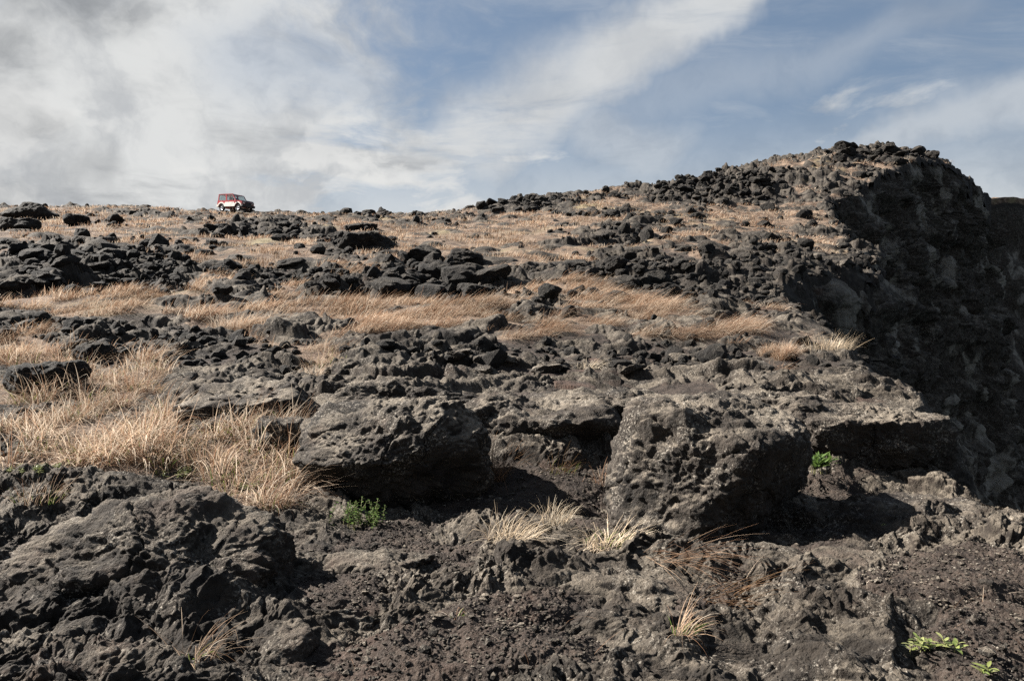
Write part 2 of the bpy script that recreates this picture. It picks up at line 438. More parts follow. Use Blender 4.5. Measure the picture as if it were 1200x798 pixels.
    hh = np.clip(.5 + .5 * dlt / k, 0, 1)
    zz = hd * (1 - hh) + cov * hh + k * hh * (1 - hh)
    cover = sstep(-.05, .06, dlt)
    S1 = np.clip(S * 1.6, 0, 1)
    isg = np.clip(G * 2.2 - .35, 0, 1)
    soil = cover * np.where(S > gp, 1.0, np.clip(1 - isg, 0, 1) * .85)
    soil = np.maximum(soil, .0)
    grass = cover * isg * (S <= gp + .25)
    rockm = 1 - cover
    # fine relief
    if detail:
        m = yc < 34
        xs, ys = x[m], y[m]; ym = yc[m]
        gk = 1 + .2 * sstep(8.5, 11, ym); f = .055 * billow2(wx[m] / .55, wy[m] / .55, 2, 31)
        f = f + .030 * billow2(wx[m] / .21, wy[m] / .21, 2, 33) * sstep(26, 12, ym)
        F1, F2, r, ox, oy = vor2(wx[m] / .17, wy[m] / .17, 35)
        f = f + .032 * np.sqrt(np.clip((F2 - F1) / .4, 0, 1)) * (r - .35) * sstep(22, 12, ym)
        zz[m] += f * gk * (.25 + .75 * rockm[m])
        m = yc < 13.5
        xs, ys = wx[m], wy[m]; ym = yc[m]
        fade = sstep(13.5, 9, ym)
        f = .020 * fbm2(xs / .08, ys / .08, 3, 37, .65)
        F1, F2, r, ox, oy = vor2(xs / .065, ys / .065, 39)
        f = f + .012 * np.sqrt(np.clip((F2 - F1) / .45, 0, 1)) * (r - .3)
        zz[m] += f * fade * (.55 + .45 * rockm[m])
        # gas holes
        pit = np.clip(pn2(xs / .06, ys / .06, 55) - .15, 0, 1) * sstep(-.2, .3, pn2(xs / .7, ys / .7, 56))
        pit2 = np.clip(pn2(xs / .15, ys / .15, 57) - .32, 0, 1)
        zz[m] -= (.060 * pit + .09 * pit2) * rockm[m] * fade
        # grit on the bare ground
        m = yc < 9
        F1, F2, r, ox, oy = vor2(x[m] / .034, y[m] / .034, 45)
        zz[m] += .010 * np.clip(1 - F1 / .5, 0, 1) * (r > .45) * soil[m] * sstep(9, 6.5, yc[m])
    z = z0 + (zz - .40 * A * far) * sstep(170, 120, yc)
    dark = np.clip(bp * .9 + .75 * far + .55 * sstep(9.0, 7.0, yc) + .12 - .35 * sstep(16, 10, yc) + .25 * hill, 0, 1) * .8  # near term paints foreground shade into the colour; far and bare rock is dark
    return z.astype(f32), grass.astype(f32), soil.astype(f32), dark.astype(f32), z0

def jitter(x, y):
    a = np.clip(.022 * y + .10, .1, 1.1); s = np.clip(.12 * y, .9, 5.)
    # wavelength in two fixed bands so the line stays continuous
    n = lambda k: fbm2(x / 1.1, y / 1.1, 3, k) * .22 * sstep(0, 6, y) + fbm2(x / 5., y / 5., 3, k + 1) * 1.1 * sstep(10, 40, y)
    return n(61), n(65)

# -- sheet, finer where the land is nearer
def build_ground():
    tin = np.linspace(-.68, .68, 1500)
    tl = -.68 - np.cumsum(np.concatenate([np.linspace(.0012, .004, 100), np.linspace(.005, .04, 50)])); tr = .68 + np.cumsum(np.linspace(.0012, .03, 60))
    t = np.concatenate([tl[::-1], tin, tr]).astype(f32)
    # rows: half evenly in log depth, half by how tall they appear
    ly = np.linspace(math.log(2.6), math.log(165.), 4000)
    v = CY - F * base_e(np.zeros(4000), ly)
    dens = .42 * (ly[1] - ly[0]) / (ly[-1] - ly[0]) * np.ones(4000)
    dv = np.abs(np.gradient(v)); dv = np.where(np.exp(ly) > 112, 0, dv); dv = np.minimum(dv, .6)
    dens = dens + .58 * dv / dv.sum()
    dens[np.exp(ly) > 112] *= .3
    cs = np.cumsum(dens); cs = (cs - cs[0]) / (cs[-1] - cs[0])
    NR = 1500
    rows = np.exp(np.interp(np.linspace(0, 1, NR), cs, ly)).astype(f32)
    Y, T = np.meshgrid(rows, t, indexing='ij'); X = Y * T
    nr, nc = X.shape
    x = X.ravel(); y = Y.ravel()
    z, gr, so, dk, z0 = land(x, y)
    # brink: ragged line, the lip rounds over and falls
    jx, jy = jitter(x, y)
    sd = edge_sd(x + jx, y + jy)
    lip = np.clip(sd + .25, 0, 4)
    z = z - 1.5 * lip ** 1.6
    near_edge = sstep(-1.2, 0, sd)
    gr *= 1 - .8 * near_edge
    so *= 1 - .9 * near_edge
    # lateral push on bare rock so that faces overhang a little
    rk = np.clip(1 - gr - so, 0, 1)
    a = np.minimum(.012 * y, .22) * (.3 + .7 * rk)
    s = np.minimum(.09 * y, 1.4)
    P = np.stack([x / s, y / s, z / s * 1.4], 1)
    x2 = x + a * fbm3(P, 2, 71); y2 = y + a * fbm3(P, 2, 77)
    m = (y < 12) & (np.abs(T.ravel()) < .75)
    Q_ = np.stack([x[m], y[m], z[m]], 1); fa = (.35 + .65 * rk[m]) * sstep(12, 9, y[m])
    for wl, am, kk in ((.22, .040, 111), (.075, .017, 117), (.035, .008, 123)):
        x2[m] += am * fa * pn3(Q_ / wl, kk); y2[m] += am * fa * pn3(Q_ / wl, kk + 1); z[m] += .7 * am * fa * pn3(Q_ / wl, kk + 2)
    V = np.stack([x2, y2, z], 1)
    idx = np.arange(nr * nc, dtype=np.int32).reshape(nr, nc)
    keep = (sd < np.where(y > 40, .12, .8)).reshape(nr, nc)
    q = np.stack([idx[:-1, :-1], idx[:-1, 1:], idx[1:, 1:], idx[1:, :-1]], -1).reshape(-1, 4)
    k = (keep[:-1, :-1] | keep[:-1, 1:] | keep[1:, 1:] | keep[1:, :-1]).ravel()
    q = q[k]
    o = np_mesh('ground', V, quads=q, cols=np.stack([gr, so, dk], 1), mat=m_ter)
    tag(o, kind='structure')
    return V, gr, so, sd, T.ravel(), o
GV, GG, GS, GSD, GT, ground = build_ground()
vis = (GT > -1.0) & (GT < .72) & (GSD < .0)

def gz(x, y):
    z, *_ = land(np.array([x], f32), np.array([y], f32), False); return float(z[0])
def W(u, v, y): return ((u - CX) / F * y, y, (CY - v) / F * y)
def on_ground(u, v):
    """where the sight line through column u, row v meets the finished ground (first crossing)"""
    t = (u - CX) / F; e = (CY - v) / F
    ys = np.exp(np.linspace(math.log(3.), math.log(130.), 2500)).astype(f32)
    z = land((t * ys).astype(f32), ys, False)[0]
    hit = np.nonzero(z >= e * ys)[0]
    i = hit[0] if len(hit) else int(np.argmax(z / ys))
    return t * float(ys[i]), float(ys[i]), float(z[i])
# ---------------------------------------------------------------- sea cliff, sea, far headland
def build_cliff():
    E = _chaikin(EDGE, 3)
    seg = np.linalg.norm(np.diff(E, axis=0), axis=1); s = np.concatenate([[0], np.cumsum(seg)])
    # sample where it is in view more finely
    dist = np.interp(np.linspace(0, s[-1], 4000), s, np.linalg.norm(E, axis=1))
    w = 1 / np.maximum(dist, 14); cs = np.cumsum(w); cs = (cs - cs[0]) / (cs[-1] - cs[0])
    NS, ND = 1100, 520
    ss_ = np.interp(np.linspace(0, 1, NS), cs, np.linspace(0, s[-1], 4000))
    px = np.interp(ss_, s, E[:, 0]); py = np.interp(ss_, s, E[:, 1])
    tx, ty = np.gradient(px), np.gradient(py)
    k = np.hanning(41); k /= k.sum()
    pad = lambda a: np.convolve(np.pad(a, 20, 'edge'), k, 'valid')
    tx, ty = pad(tx), pad(ty); L = np.hypot(tx, ty); nx, ny = ty / L, -tx / L
    jx, jy = jitter(px.astype(f32), py.astype(f32))
    ex, ey = px - jx, py - jy
    zt = base_z(ex.astype(f32), ey.astype(f32)) + .05
    dep = np.concatenate([np.linspace(0, 8, 200), 8 + np.cumsum(np.linspace(.04, .32, ND - 200))])
    D, S = np.meshgrid(dep, np.arange(NS), indexing='ij')
    off = -.35 + .42 * np.minimum(D, 1.6) + .10 * D
    fadein = np.clip((D + .15) / 4.0, np.where(np.hypot(ex, ey) > 40, .38, .12)[None], 1) * np.clip(np.hypot(ex, ey) / 40., .15, 1)[None]
    Pb = np.stack([ex[None] + nx[None] * off, ey[None] + ny[None] * off, zt[None] - D], -1).astype(f32)
    n = .8 * (billow3(Pb / np.array([7., 7., 9.], f32), 3, 3)) + 1.1 * fbm3(Pb / np.array([14., 14., 10.], f32), 2, 5)
    # rough columns and ledges
    n = n + .45 * billow3(Pb / np.array([1.9, 1.9, 3.2], f32), 3, 9)
    led = pn3(Pb / np.array([30., 30., 2.6], f32), 12); n = n + .85 * np.clip(led * 3, -.6, .6)
    n = n + .16 * billow3(Pb / .55, 2, 15)
    # blocky jointing: the face breaks into stacked blocks
    sl = np.broadcast_to(ss_[None].astype(f32), D.shape); wq = .5 * fbm3(Pb / 4., 2, 41)
    for size, amp, sd_k in ((5.0, 1.9, 51), (2.1, 1.0, 53), (.9, .42, 55)):
        F1, F2, r, ox, oy = vor2((sl + wq * size * .5) / size, ((D + wq * size * .4) / (size * .8)).astype(f32), sd_k)
        n = n + amp * np.clip((F2 - F1) / .09, 0, 1) * (r - .45)
    n = n * fadein
    Pb[..., 0] += nx[None] * n; Pb[..., 1] += ny[None] * n
    Pb[..., 2] += .35 * fadein * pn3(Pb / 1.4, 19)
    idx = np.arange(ND * NS, dtype=np.int32).reshape(ND, NS)
    q = np.stack([idx[:-1, :-1], idx[1:, :-1], idx[1:, 1:], idx[:-1, 1:]], -1).reshape(-1, 4)
    o = np_mesh('cliff', Pb.reshape(-1, 3), quads=q, mat=m_cliff)
    tag(o, kind='structure')
build_cliff()

m_sea, N, out = new_mat('sea_water')
p_ = N.n('ShaderNodeNewGeometry').outputs['Position']
principled(N, out, (.02, .04, .05), .18, N.bump(N.noise(p_, .25, 6, .6), .6, .8))
o = np_mesh('sea', [(-20, -300, -46), (1400, -300, -46), (1400, 1400, -46), (-20, 1400, -46)], quads=[(0, 1, 2, 3)], mat=m_sea, smooth=False)
tag(o, kind='structure')

def build_headland():
    # grass-topped cliffs of the next bay
    xs = np.linspace(96, 420, 280); dep = np.concatenate([np.linspace(-120, 0, 40), np.linspace(.5, 90, 110)])
    Xs, D = np.meshgrid(xs, dep)
    x = Xs.astype(f32); dd = np.maximum(D, 0); top = np.minimum(D, 0)
    yb = 186 + 8 * pn2(x / 60, x * 0 + 3, 2) + .52 * (x - 112)
    y = (yb - top - .28 * dd).astype(f32)
    z = (34.0 + 1.3 * fbm2(x / 9, y / 9, 4, 4) - dd + .015 * top).astype(f32)
    P = np.stack([x, y, z], -1)
    n = 3.2 * billow3(P / np.array([16, 16, 22], f32), 4, 31) * np.clip(D / 6, 0, 1)
    P[..., 1] -= n
    idx = np.arange(P.shape[0] * P.shape[1], dtype=np.int32).reshape(P.shape[:2])
    q = np.stack([idx[:-1, :-1], idx[1:, :-1], idx[1:, 1:], idx[:-1, 1:]], -1).reshape(-1, 4)
    g_ = np.clip(1 - D / 2.5, 0, 1).astype(f32).ravel()
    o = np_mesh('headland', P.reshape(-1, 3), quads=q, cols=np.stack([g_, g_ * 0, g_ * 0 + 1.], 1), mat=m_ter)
    o.data.materials.append(m_cliff)
    mi = np.zeros(len(q), np.int32); mi[(D[:-1, :-1] > 1.5).ravel()] = 1; o.data.polygons.foreach_set('material_index', mi)
    tag(o, kind='structure')
build_headland()

# wide land behind and beside, down to the horizon
def build_plain():
    xs = np.concatenate([-np.geomspace(1400, 8, 40), [0, 5.]])
    ys = np.concatenate([-np.geomspace(1400, 4, 30), [-2.]])
    Xs, Ys = np.meshgrid(xs, ys)
    z = -1.75 + .35 * fbm2((Xs / 6).astype(f32), (Ys / 6).astype(f32), 3, 8) * np.clip(-Ys / 10, .1, 1)
    P = np.stack([Xs, Ys, z], -1)
    idx = np.arange(P.shape[0] * P.shape[1], dtype=np.int32).reshape(P.shape[:2])
    q = np.stack([idx[:-1, :-1], idx[:-1, 1:], idx[1:, 1:], idx[1:, :-1]], -1).reshape(-1, 4)
    c = np.zeros((P.shape[0] * P.shape[1], 3), f32); c[:, 1] = .6
    tag(np_mesh('terrain', P.reshape(-1, 3), quads=q, cols=c, mat=m_ter), kind='structure')
build_plain()

# ---------------------------------------------------------------- rocks
_ico = {}
def ico(n):
    if n not in _ico:
        bm = bmesh.new(); bmesh.ops.create_icosphere(bm, subdivisions=n, radius=1)
        v = np.array([x.co[:] for x in bm.verts], f32); f = np.array([[x.index for x in p.verts] for p in bm.faces], np.int32)
        bm.free(); v /= np.linalg.norm(v, axis=1)[:, None]; _ico[n] = (v, f)
    return _ico[n]

def rock_shape(n, dims, planes=None, seed=0, nplanes=9, sharp=14, rough=1.0, fine=1.0, flat_bottom=True):
    v, f = ico(n)
    rs = np.random.RandomState(seed + 100)
    if planes is None:
        planes = []
        for i in range(nplanes):
            d = rs.normal(size=3); d /= np.linalg.norm(d); planes.append((*d, rs.uniform(.62, .95)))
        planes.append((0, 0, 1, rs.uniform(.6, .85)))
    acc = np.full(len(v), (1 / 1.12) ** sharp, f32)
    for (a, b, c, o) in planes:
        L = math.sqrt(a * a + b * b + c * c)
        d = np.maximum((v[:, 0] * a + v[:, 1] * b + v[:, 2] * c) / L, 0) / o
        acc += d.astype(f32) ** sharp
    r = acc ** (-1.0 / sharp)
    p = v * r[:, None] * np.array(dims, f32)
    S = float(max(dims)); s0 = f32(seed * 3.7)
    q = p + s0
    nrm = v
    h = .16 * S * fbm3(q / (.9 * S), 2, 3 + seed)
    h = h + .045 * S * billow3(q / (.42 * S), 2, 7) + .035 * S * fbm3(q / (.22 * S), 3, 9, .55)
    h = h * rough
    m = S
    h = h + fine * (.020 * billow3(q / .16, 3, 11) if m > .35 else .05 * S * billow3(q / (.3 * S), 3, 11))
    if m > .6:
        # gas holes and crumbly crust
        pit = np.clip(pn3(q / .055, 13) - .12, 0, 1) * sstep(.0, .45, pn3(q / .5, 14))
        h = h + fine * (.022 * fbm3(q / .05, 3, 17, .65) + .030 * fbm3(q / .13, 2, 27) * 1.0 - .055 * pit - .05 * np.clip(pn3(q / .14, 23) - .30, 0, 1))
        # a few joints
        cr = np.abs(pn3(q / (.75 * S), 33)); h = h - fine * .045 * S * np.clip(1 - cr / .022, 0, 1) ** 2
    p = p + nrm * h[:, None]
    # push sideways for ragged edges
    if m > .3:
        k = .05 * min(S, 1.2)
        p = p + k * np.stack([fbm3(q / (.3 * S), 2, 21), fbm3(q / (.3 * S), 2, 25), fbm3(q / (.3 * S), 2, 29) * .6], 1)
    return p.astype(f32), f

_n_rock = [0]
def boulder(u, v, y, w, h, dep, label, planes=None, seed=0, n=6, rz=0., mat=None, name='boulder', cat='boulder', rough=1., fine=1., sharp=14, tilt=(0, 0), group=None, squash=1.12):
    s = y / F
    dims = (w * s / 2 * squash, dep / 2 * squash, h * s / 2 * squash)
    p, f = rock_shape(n, dims, planes, seed, rough=rough, fine=fine, sharp=sharp)
    me = np_mesh(name, p, tris=f, mat=mat or m_rock, link=False)
    o = bpy.data.objects.new(name, me); COL.objects.link(o)
    o.location = W(u, v, y); o.rotation_euler = (R(tilt[0]), R(tilt[1]), R(rz))
    return tag(o, label, cat, group)

# the broken step of the terrace
boulder(455, 538, 8.15, 225, 140, 1.9, 'broad grey boulder with a deep dark undercut, behind the leafy green bush', [(-.35,-.62,.72,.62),(.25,-.75,.65,.74),(0,.1,1,.90),(.35,-.85,-.45,.60),(-.4,-.8,-.5,.66),(.75,-.6,-.1,.86),(-1,-.2,.1,.90),(1,.1,0,.92),(0,1,0,.9),(0,0,-1,.8)], 3, 7, rough=.95)
boulder(832, 566, 7.45, 226, 196, 1.9, 'biggest grey boulder, its cracked left face sunlit and its right side black with shadow', [(-.50,-.82,.22,.76),(.62,-.72,-.38,.56),(.1,-.25,1,.80),(-1,.1,.1,.92),(1,-.2,-.1,.90),(.2,-.6,-.8,.72),(0,1,0,.9),(0,0,-1,.85)], 11, 7, rough=.55)
boulder(642, 512, 9.9, 165, 92, 1.7, 'low dark ledge rock roofing the hollow between the two big boulders', [(0,-.3,1,.80),(.1,-.85,-.5,.50),(-.5,-.7,.1,.8),(1,0,0,.93),(-1,0,0,.93),(0,1,0,.9)], 5, 6, rough=.9)
boulder(1022, 515, 9.35, 165, 88, 1.7, 'flat-topped slab at the brink with a blocky dark front', [(0,-.12,1,.70),(-.25,-1,-.12,.66),(.4,-.9,-.1,.74),(1,.15,0,.84),(-1,0,0,.95),(0,1,0,.9),(.1,-.7,-.7,.8)], 8, 7, rough=.7)
boulder(588, 490, 10.0, 120, 60, 1.1, 'grey ledge rock bridging the undercut boulder and the low dark ledge rock', None, 80, 6)
boulder(915, 600, 7.7, 90, 70, .7, 'crumbly dark block leaning on the right foot of the biggest boulder', None, 82, 6)
boulder(335, 520, 9.0, 80, 80, .8, 'craggy rock joining the tall straw to the left side of the undercut boulder', None, 84, 6)
boulder(470, 466, 10.5, 170, 40, 1.0, 'long pitted ledge topping the bank behind the undercut boulder', None, 86, 6)
boulder(725, 478, 10.4, 120, 50, 1.3, 'weathered grey hump behind the biggest boulder', None, 14, 6, rough=.9)
boulder(905, 480, 9.9, 130, 60, 1.4, 'pitted grey rock between the biggest boulder and the flat-topped slab', None, 17, 6, rough=.9)
boulder(300, 480, 10.4, 150, 80, 1.5, 'pitted dark rock left of the undercut boulder, above the straw-coloured grass', None, 19, 6, rough=.9)
boulder(375, 605, 7.7, 52, 40, .45, 'small round grey stone at the left foot of the undercut boulder', None, 21, 5)
boulder(338, 590, 7.9, 34, 36, .35, 'dark stone tucked beside the small round grey stone', None, 22, 5)
boulder(1015, 684, 5.6, 160, 66, .8, 'blunt brown rock lying by the path, shaded on its right end', [(-.2,-.5,.85,.70),(.75,-.6,.1,.66),(0,0,1,.86),(-1,-.2,.2,.9),(1,0,0,.9)], 25, 6, rough=.7, mat=m_brown)
boulder(180, 690, 5.3, 330, 205, 1.5, 'massive dark lava mound filling the lower left corner, hollowed in front', [(-.35,-.3,.9,.74),(.35,-.3,.9,.72),(.45,-.85,-.2,.62),(-.6,-.8,.2,.86),(1,-.1,.1,.88),(-1,0,0,.95),(0,1,.3,.85)], 31, 7, rough=.9, squash=1.06, mat=m_brown)
boulder(740, 700, 5.3, 150, 85, .9, 'rough brown mound of cinder rock under the pale grass tufts', None, 35, 6, rough=.9, mat=m_brown)
boulder(775, 765, 4.5, 190, 80, .9, 'cracked brown rock at the bottom of the slope, right of the gravel', None, 38, 7, rough=.9, mat=m_brown)
boulder(985, 775, 4.45, 190, 70, .8, 'low dark rock at the bottom edge beside the young sprout', None, 40, 6, rough=.8, mat=m_brown)
boulder(450, 665, 5.9, 110, 50, .6, 'lumpy brown rock left of the pale stone', None, 42, 6, mat=m_brown)
boulder(520, 725, 4.9, 110, 50, .55, 'smooth brown rock in the middle of the gravel slope', None, 44, 6, mat=m_brown)
boulder(330, 765, 4.3, 90, 70, .5, 'rounded brown rock at the bottom edge right of the lava mound', None, 46, 6, mat=m_brown)
boulder(1090, 603, 7.3, 130, 40, 1.0, 'pale pitted ledge rock sunlit on the brink above the path', [(0,-.3,1,.62),(-.2,-1,0,.75),(1,0,0,.95),(-1,0,0,.95)], 48, 6)
boulder(1165, 625, 6.8, 110, 44, .9, 'low pale rock at the right edge where the path meets the brink', [(0,-.3,1,.62),(-.2,-1,0,.75),(1,0,0,.95),(-1,0,0,.95)], 50, 6)
boulder(900, 655, 6.2, 70, 34, .5, 'small brown rock in the shadow of the biggest boulder', None, 52, 5, mat=m_brown)
boulder(559, 658, 6.0, 22, 14, .12, 'fist-sized pale stone alone on the gravel', None, 54, 4, name='stone', cat='stone')
boulder(357, 719, 4.9, 9, 8, .05, 'reddish pebble beside a paler one on the dark grit', None, 55, 4, name='stone', cat='stone')
boulder(394, 745, 4.6, 15, 13, .07, 'pale pebble near the rounded brown rock', None, 56, 4, name='stone', cat='stone')
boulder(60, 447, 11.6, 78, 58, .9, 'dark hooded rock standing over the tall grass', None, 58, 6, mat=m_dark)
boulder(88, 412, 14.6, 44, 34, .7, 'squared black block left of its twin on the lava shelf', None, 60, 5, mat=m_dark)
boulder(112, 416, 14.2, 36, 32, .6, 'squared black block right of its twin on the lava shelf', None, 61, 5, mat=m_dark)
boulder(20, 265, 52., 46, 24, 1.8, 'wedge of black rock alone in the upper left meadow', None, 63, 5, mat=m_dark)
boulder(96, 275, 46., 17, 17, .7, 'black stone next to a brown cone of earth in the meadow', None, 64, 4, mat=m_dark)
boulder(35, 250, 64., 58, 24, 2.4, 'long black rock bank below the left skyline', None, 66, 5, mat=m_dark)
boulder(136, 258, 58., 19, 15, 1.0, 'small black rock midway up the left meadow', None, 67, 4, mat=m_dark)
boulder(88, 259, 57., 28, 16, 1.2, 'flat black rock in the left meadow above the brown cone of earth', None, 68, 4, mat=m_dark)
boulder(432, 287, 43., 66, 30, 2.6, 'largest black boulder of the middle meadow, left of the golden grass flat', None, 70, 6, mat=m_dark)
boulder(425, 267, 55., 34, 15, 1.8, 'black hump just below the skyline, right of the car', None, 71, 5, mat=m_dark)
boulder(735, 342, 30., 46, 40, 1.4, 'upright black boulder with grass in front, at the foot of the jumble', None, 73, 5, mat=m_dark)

# black blocks whose like stand close together share a group
VAR = []
for i in range(12):
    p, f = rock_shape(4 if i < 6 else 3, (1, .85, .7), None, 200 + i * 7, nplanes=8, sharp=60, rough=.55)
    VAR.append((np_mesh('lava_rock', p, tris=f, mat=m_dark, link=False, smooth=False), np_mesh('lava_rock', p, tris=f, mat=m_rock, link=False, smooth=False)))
# broken rubble all over the upper slope, far too many to count
def build_rubble():
    i = np.nonzero(vis & (gy_ > 13) & (gy_ < 112))[0]
    u = CX + F * GV[i, 0] / gy_[i]; v = CY - F * GV[i, 2] / gy_[i]
    bp = ell(u.astype(f32), v.astype(f32), BARE); gp = ell(u.astype(f32), v.astype(f32), GRASS)
    x, y = GV[i, 0], GV[i, 1]
    cl = fbm2(x / 7., y / 8., 3, 101) + .5 * pn2(x / 1.6, y / 1.9, 103)
    w = np.clip(.12 + cl + 1.2 * bp - .75 * gp, .02, 3) * gy_[i] ** .75
    n = 8200
    k = i[_rr.choice(len(i), n, p=w / w.sum())]; c = GV[k]
    base, f = ico(2)
    sh = []
    for q in range(24):
        rs = np.random.RandomState(q); acc = np.full(len(base), (1 / 1.1) ** 30, f32)
        for j in range(8):
            d = rs.normal(size=3); d /= np.linalg.norm(d); acc += (np.maximum(base @ d.astype(f32), 0) / rs.uniform(.5, .95)) ** 30
        p = base * (acc ** (-1 / 30.))[:, None]; sh.append(p + base * (.10 * fbm3(p * 2.2 + q, 2, 3))[:, None])
    sh = np.array(sh, f32)
    s = (.05 + .17 * _rr.uniform(0, 1, n) ** 2.2 + .28 * (_rr.uniform(0, 1, n) > .93) * _rr.uniform(.2, 1, n)) * np.clip(c[:, 1] / 34., .55, 1.5)
    V = sh[_rr.randint(0, 24, n)] * (s[:, None] * _rr.uniform(.7, 1.3, (n, 3)))[:, None]
    a = _rr.uniform(0, 6.28, n); ca, sa = np.cos(a)[:, None], np.sin(a)[:, None]
    V = np.stack([V[..., 0] * ca - V[..., 1] * sa, V[..., 0] * sa + V[..., 1] * ca, V[..., 2] * .85], -1) + (c + np.stack([0 * s, 0 * s, .22 * s], -1))[:, None]
    T = f[None] + (np.arange(n) * len(base))[:, None, None]
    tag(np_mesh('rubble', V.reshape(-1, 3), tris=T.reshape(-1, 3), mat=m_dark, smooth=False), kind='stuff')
_rr = np.random.RandomState(3); gy_ = GV[:, 1]
build_rubble()
rng = random.Random(5)
def heap(boxes, n, pxs, label, group, mat=0, sink=.25, flat=1.0, depth=None):
    for k in range(n):
        u0, u1, v0, v1 = rng.choice(boxes)
        u = rng.uniform(u0, u1); v = rng.uniform(v0, v1)
        x, y, z = on_ground(u, v)
        s = rng.uniform(*pxs) ** 1 * y / F / 2
        if edge_sd(np.array([x]), np.array([y]))[0] > -.3 * s: continue
        o = bpy.data.objects.new('lava_rock', VAR[rng.randrange(12)][mat]); COL.objects.link(o)
        o.location = (x, y + .3 * s, z + s * .7 * (.5 - sink)); o.scale = (s * rng.uniform(.85, 1.35), s * rng.uniform(.8, 1.2), s * rng.uniform(.7, 1.15) * flat)
        o.rotation_euler = (rng.uniform(-.35, .35), rng.uniform(-.35, .35), rng.uniform(0, 6.28))
        tag(o, label, 'rock', group)
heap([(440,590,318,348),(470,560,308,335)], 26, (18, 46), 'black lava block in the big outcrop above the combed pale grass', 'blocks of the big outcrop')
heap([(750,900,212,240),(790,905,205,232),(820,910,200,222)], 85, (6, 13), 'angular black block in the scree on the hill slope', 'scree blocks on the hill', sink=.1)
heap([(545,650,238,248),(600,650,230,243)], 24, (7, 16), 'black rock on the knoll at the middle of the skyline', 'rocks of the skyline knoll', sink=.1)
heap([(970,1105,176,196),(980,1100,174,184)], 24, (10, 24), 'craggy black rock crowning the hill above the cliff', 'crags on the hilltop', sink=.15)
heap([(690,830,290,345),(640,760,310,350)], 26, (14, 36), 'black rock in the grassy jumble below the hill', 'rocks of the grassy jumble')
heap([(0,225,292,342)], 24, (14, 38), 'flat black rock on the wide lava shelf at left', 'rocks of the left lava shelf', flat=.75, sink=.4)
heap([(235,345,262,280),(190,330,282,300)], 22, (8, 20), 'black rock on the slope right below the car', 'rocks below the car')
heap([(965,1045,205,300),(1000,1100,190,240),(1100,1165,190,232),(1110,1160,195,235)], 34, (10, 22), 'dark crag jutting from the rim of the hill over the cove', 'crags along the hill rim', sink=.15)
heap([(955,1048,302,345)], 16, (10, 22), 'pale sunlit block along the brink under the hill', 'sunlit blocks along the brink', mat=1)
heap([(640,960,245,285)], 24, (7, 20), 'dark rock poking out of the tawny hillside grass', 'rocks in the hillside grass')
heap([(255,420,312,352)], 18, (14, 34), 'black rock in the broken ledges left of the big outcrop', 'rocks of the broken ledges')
heap([(380,800,415,455),(780,960,395,455)], 14, (16, 34), 'grey rock on the pitted lava terrace', 'rocks of the pitted terrace', mat=1, flat=.7)

# ---------------------------------------------------------------- grass, plants, grit
_r = np.random.RandomState(11)
STRAW = np.array([(.55,.43,.32),(.62,.52,.41),(.40,.28,.19),(.30,.185,.12),(.24,.135,.085),(.48,.35,.25),(.15,.095,.06)], f32)
GREEN = np.array([(.16,.20,.045),(.22,.25,.07),(.10,.15,.035)], f32)

def blades(root, length, az, lean, curl, width, col, seg=4, kink=None):
    """curved tapering strips; all inputs per blade"""
    n = len(root); lev = seg + 1
    s = np.linspace(0, 1, lev)
    th = lean[:, None] + curl[:, None] * s[None]              # angle from the vertical
    if kink is not None: th = th + kink[:, None] * (s[None] > .55)
    dl = (length / seg)[:, None]
    hx = np.sin(th) * dl; hz = np.cos(th) * dl
    hx = np.concatenate([np.zeros((n, 1)), np.cumsum(hx[:, :-1], 1)], 1); hz = np.concatenate([np.zeros((n, 1)), np.cumsum(hz[:, :-1], 1)], 1)
    ca, sa = np.cos(az)[:, None], np.sin(az)[:, None]
    c = np.stack([root[:, :1] + hx * ca, root[:, 1:2] + hx * sa, root[:, 2:] + hz], -1)
    wa = az + np.pi / 2 + _r.uniform(-.9, .9, n)
    wd = np.stack([np.cos(wa), np.sin(wa), _r.uniform(-.25, .25, n)], -1)[:, None]
    ww = (width[:, None] * (1 - .88 * s[None] ** 1.4))[..., None] * .5
    V = np.stack([c - wd * ww, c + wd * ww], 2).reshape(n, lev * 2, 3)
    b = np.arange(n)[:, None, None] * (lev * 2)
    k = np.arange(seg)[None, :, None] * 2
    q = b + k + np.array([0, 1, 3, 2])[None, None]
    tip_ramp = (.78 + .3 * s)[None, :, None]                      # darker foot, paler tip
    C = np.repeat((col[:, None] * tip_ramp), 2, 1).reshape(n, lev * 2, 3)
    return V.reshape(-1, 3), q.reshape(-1, 4), C.reshape(-1, 3)

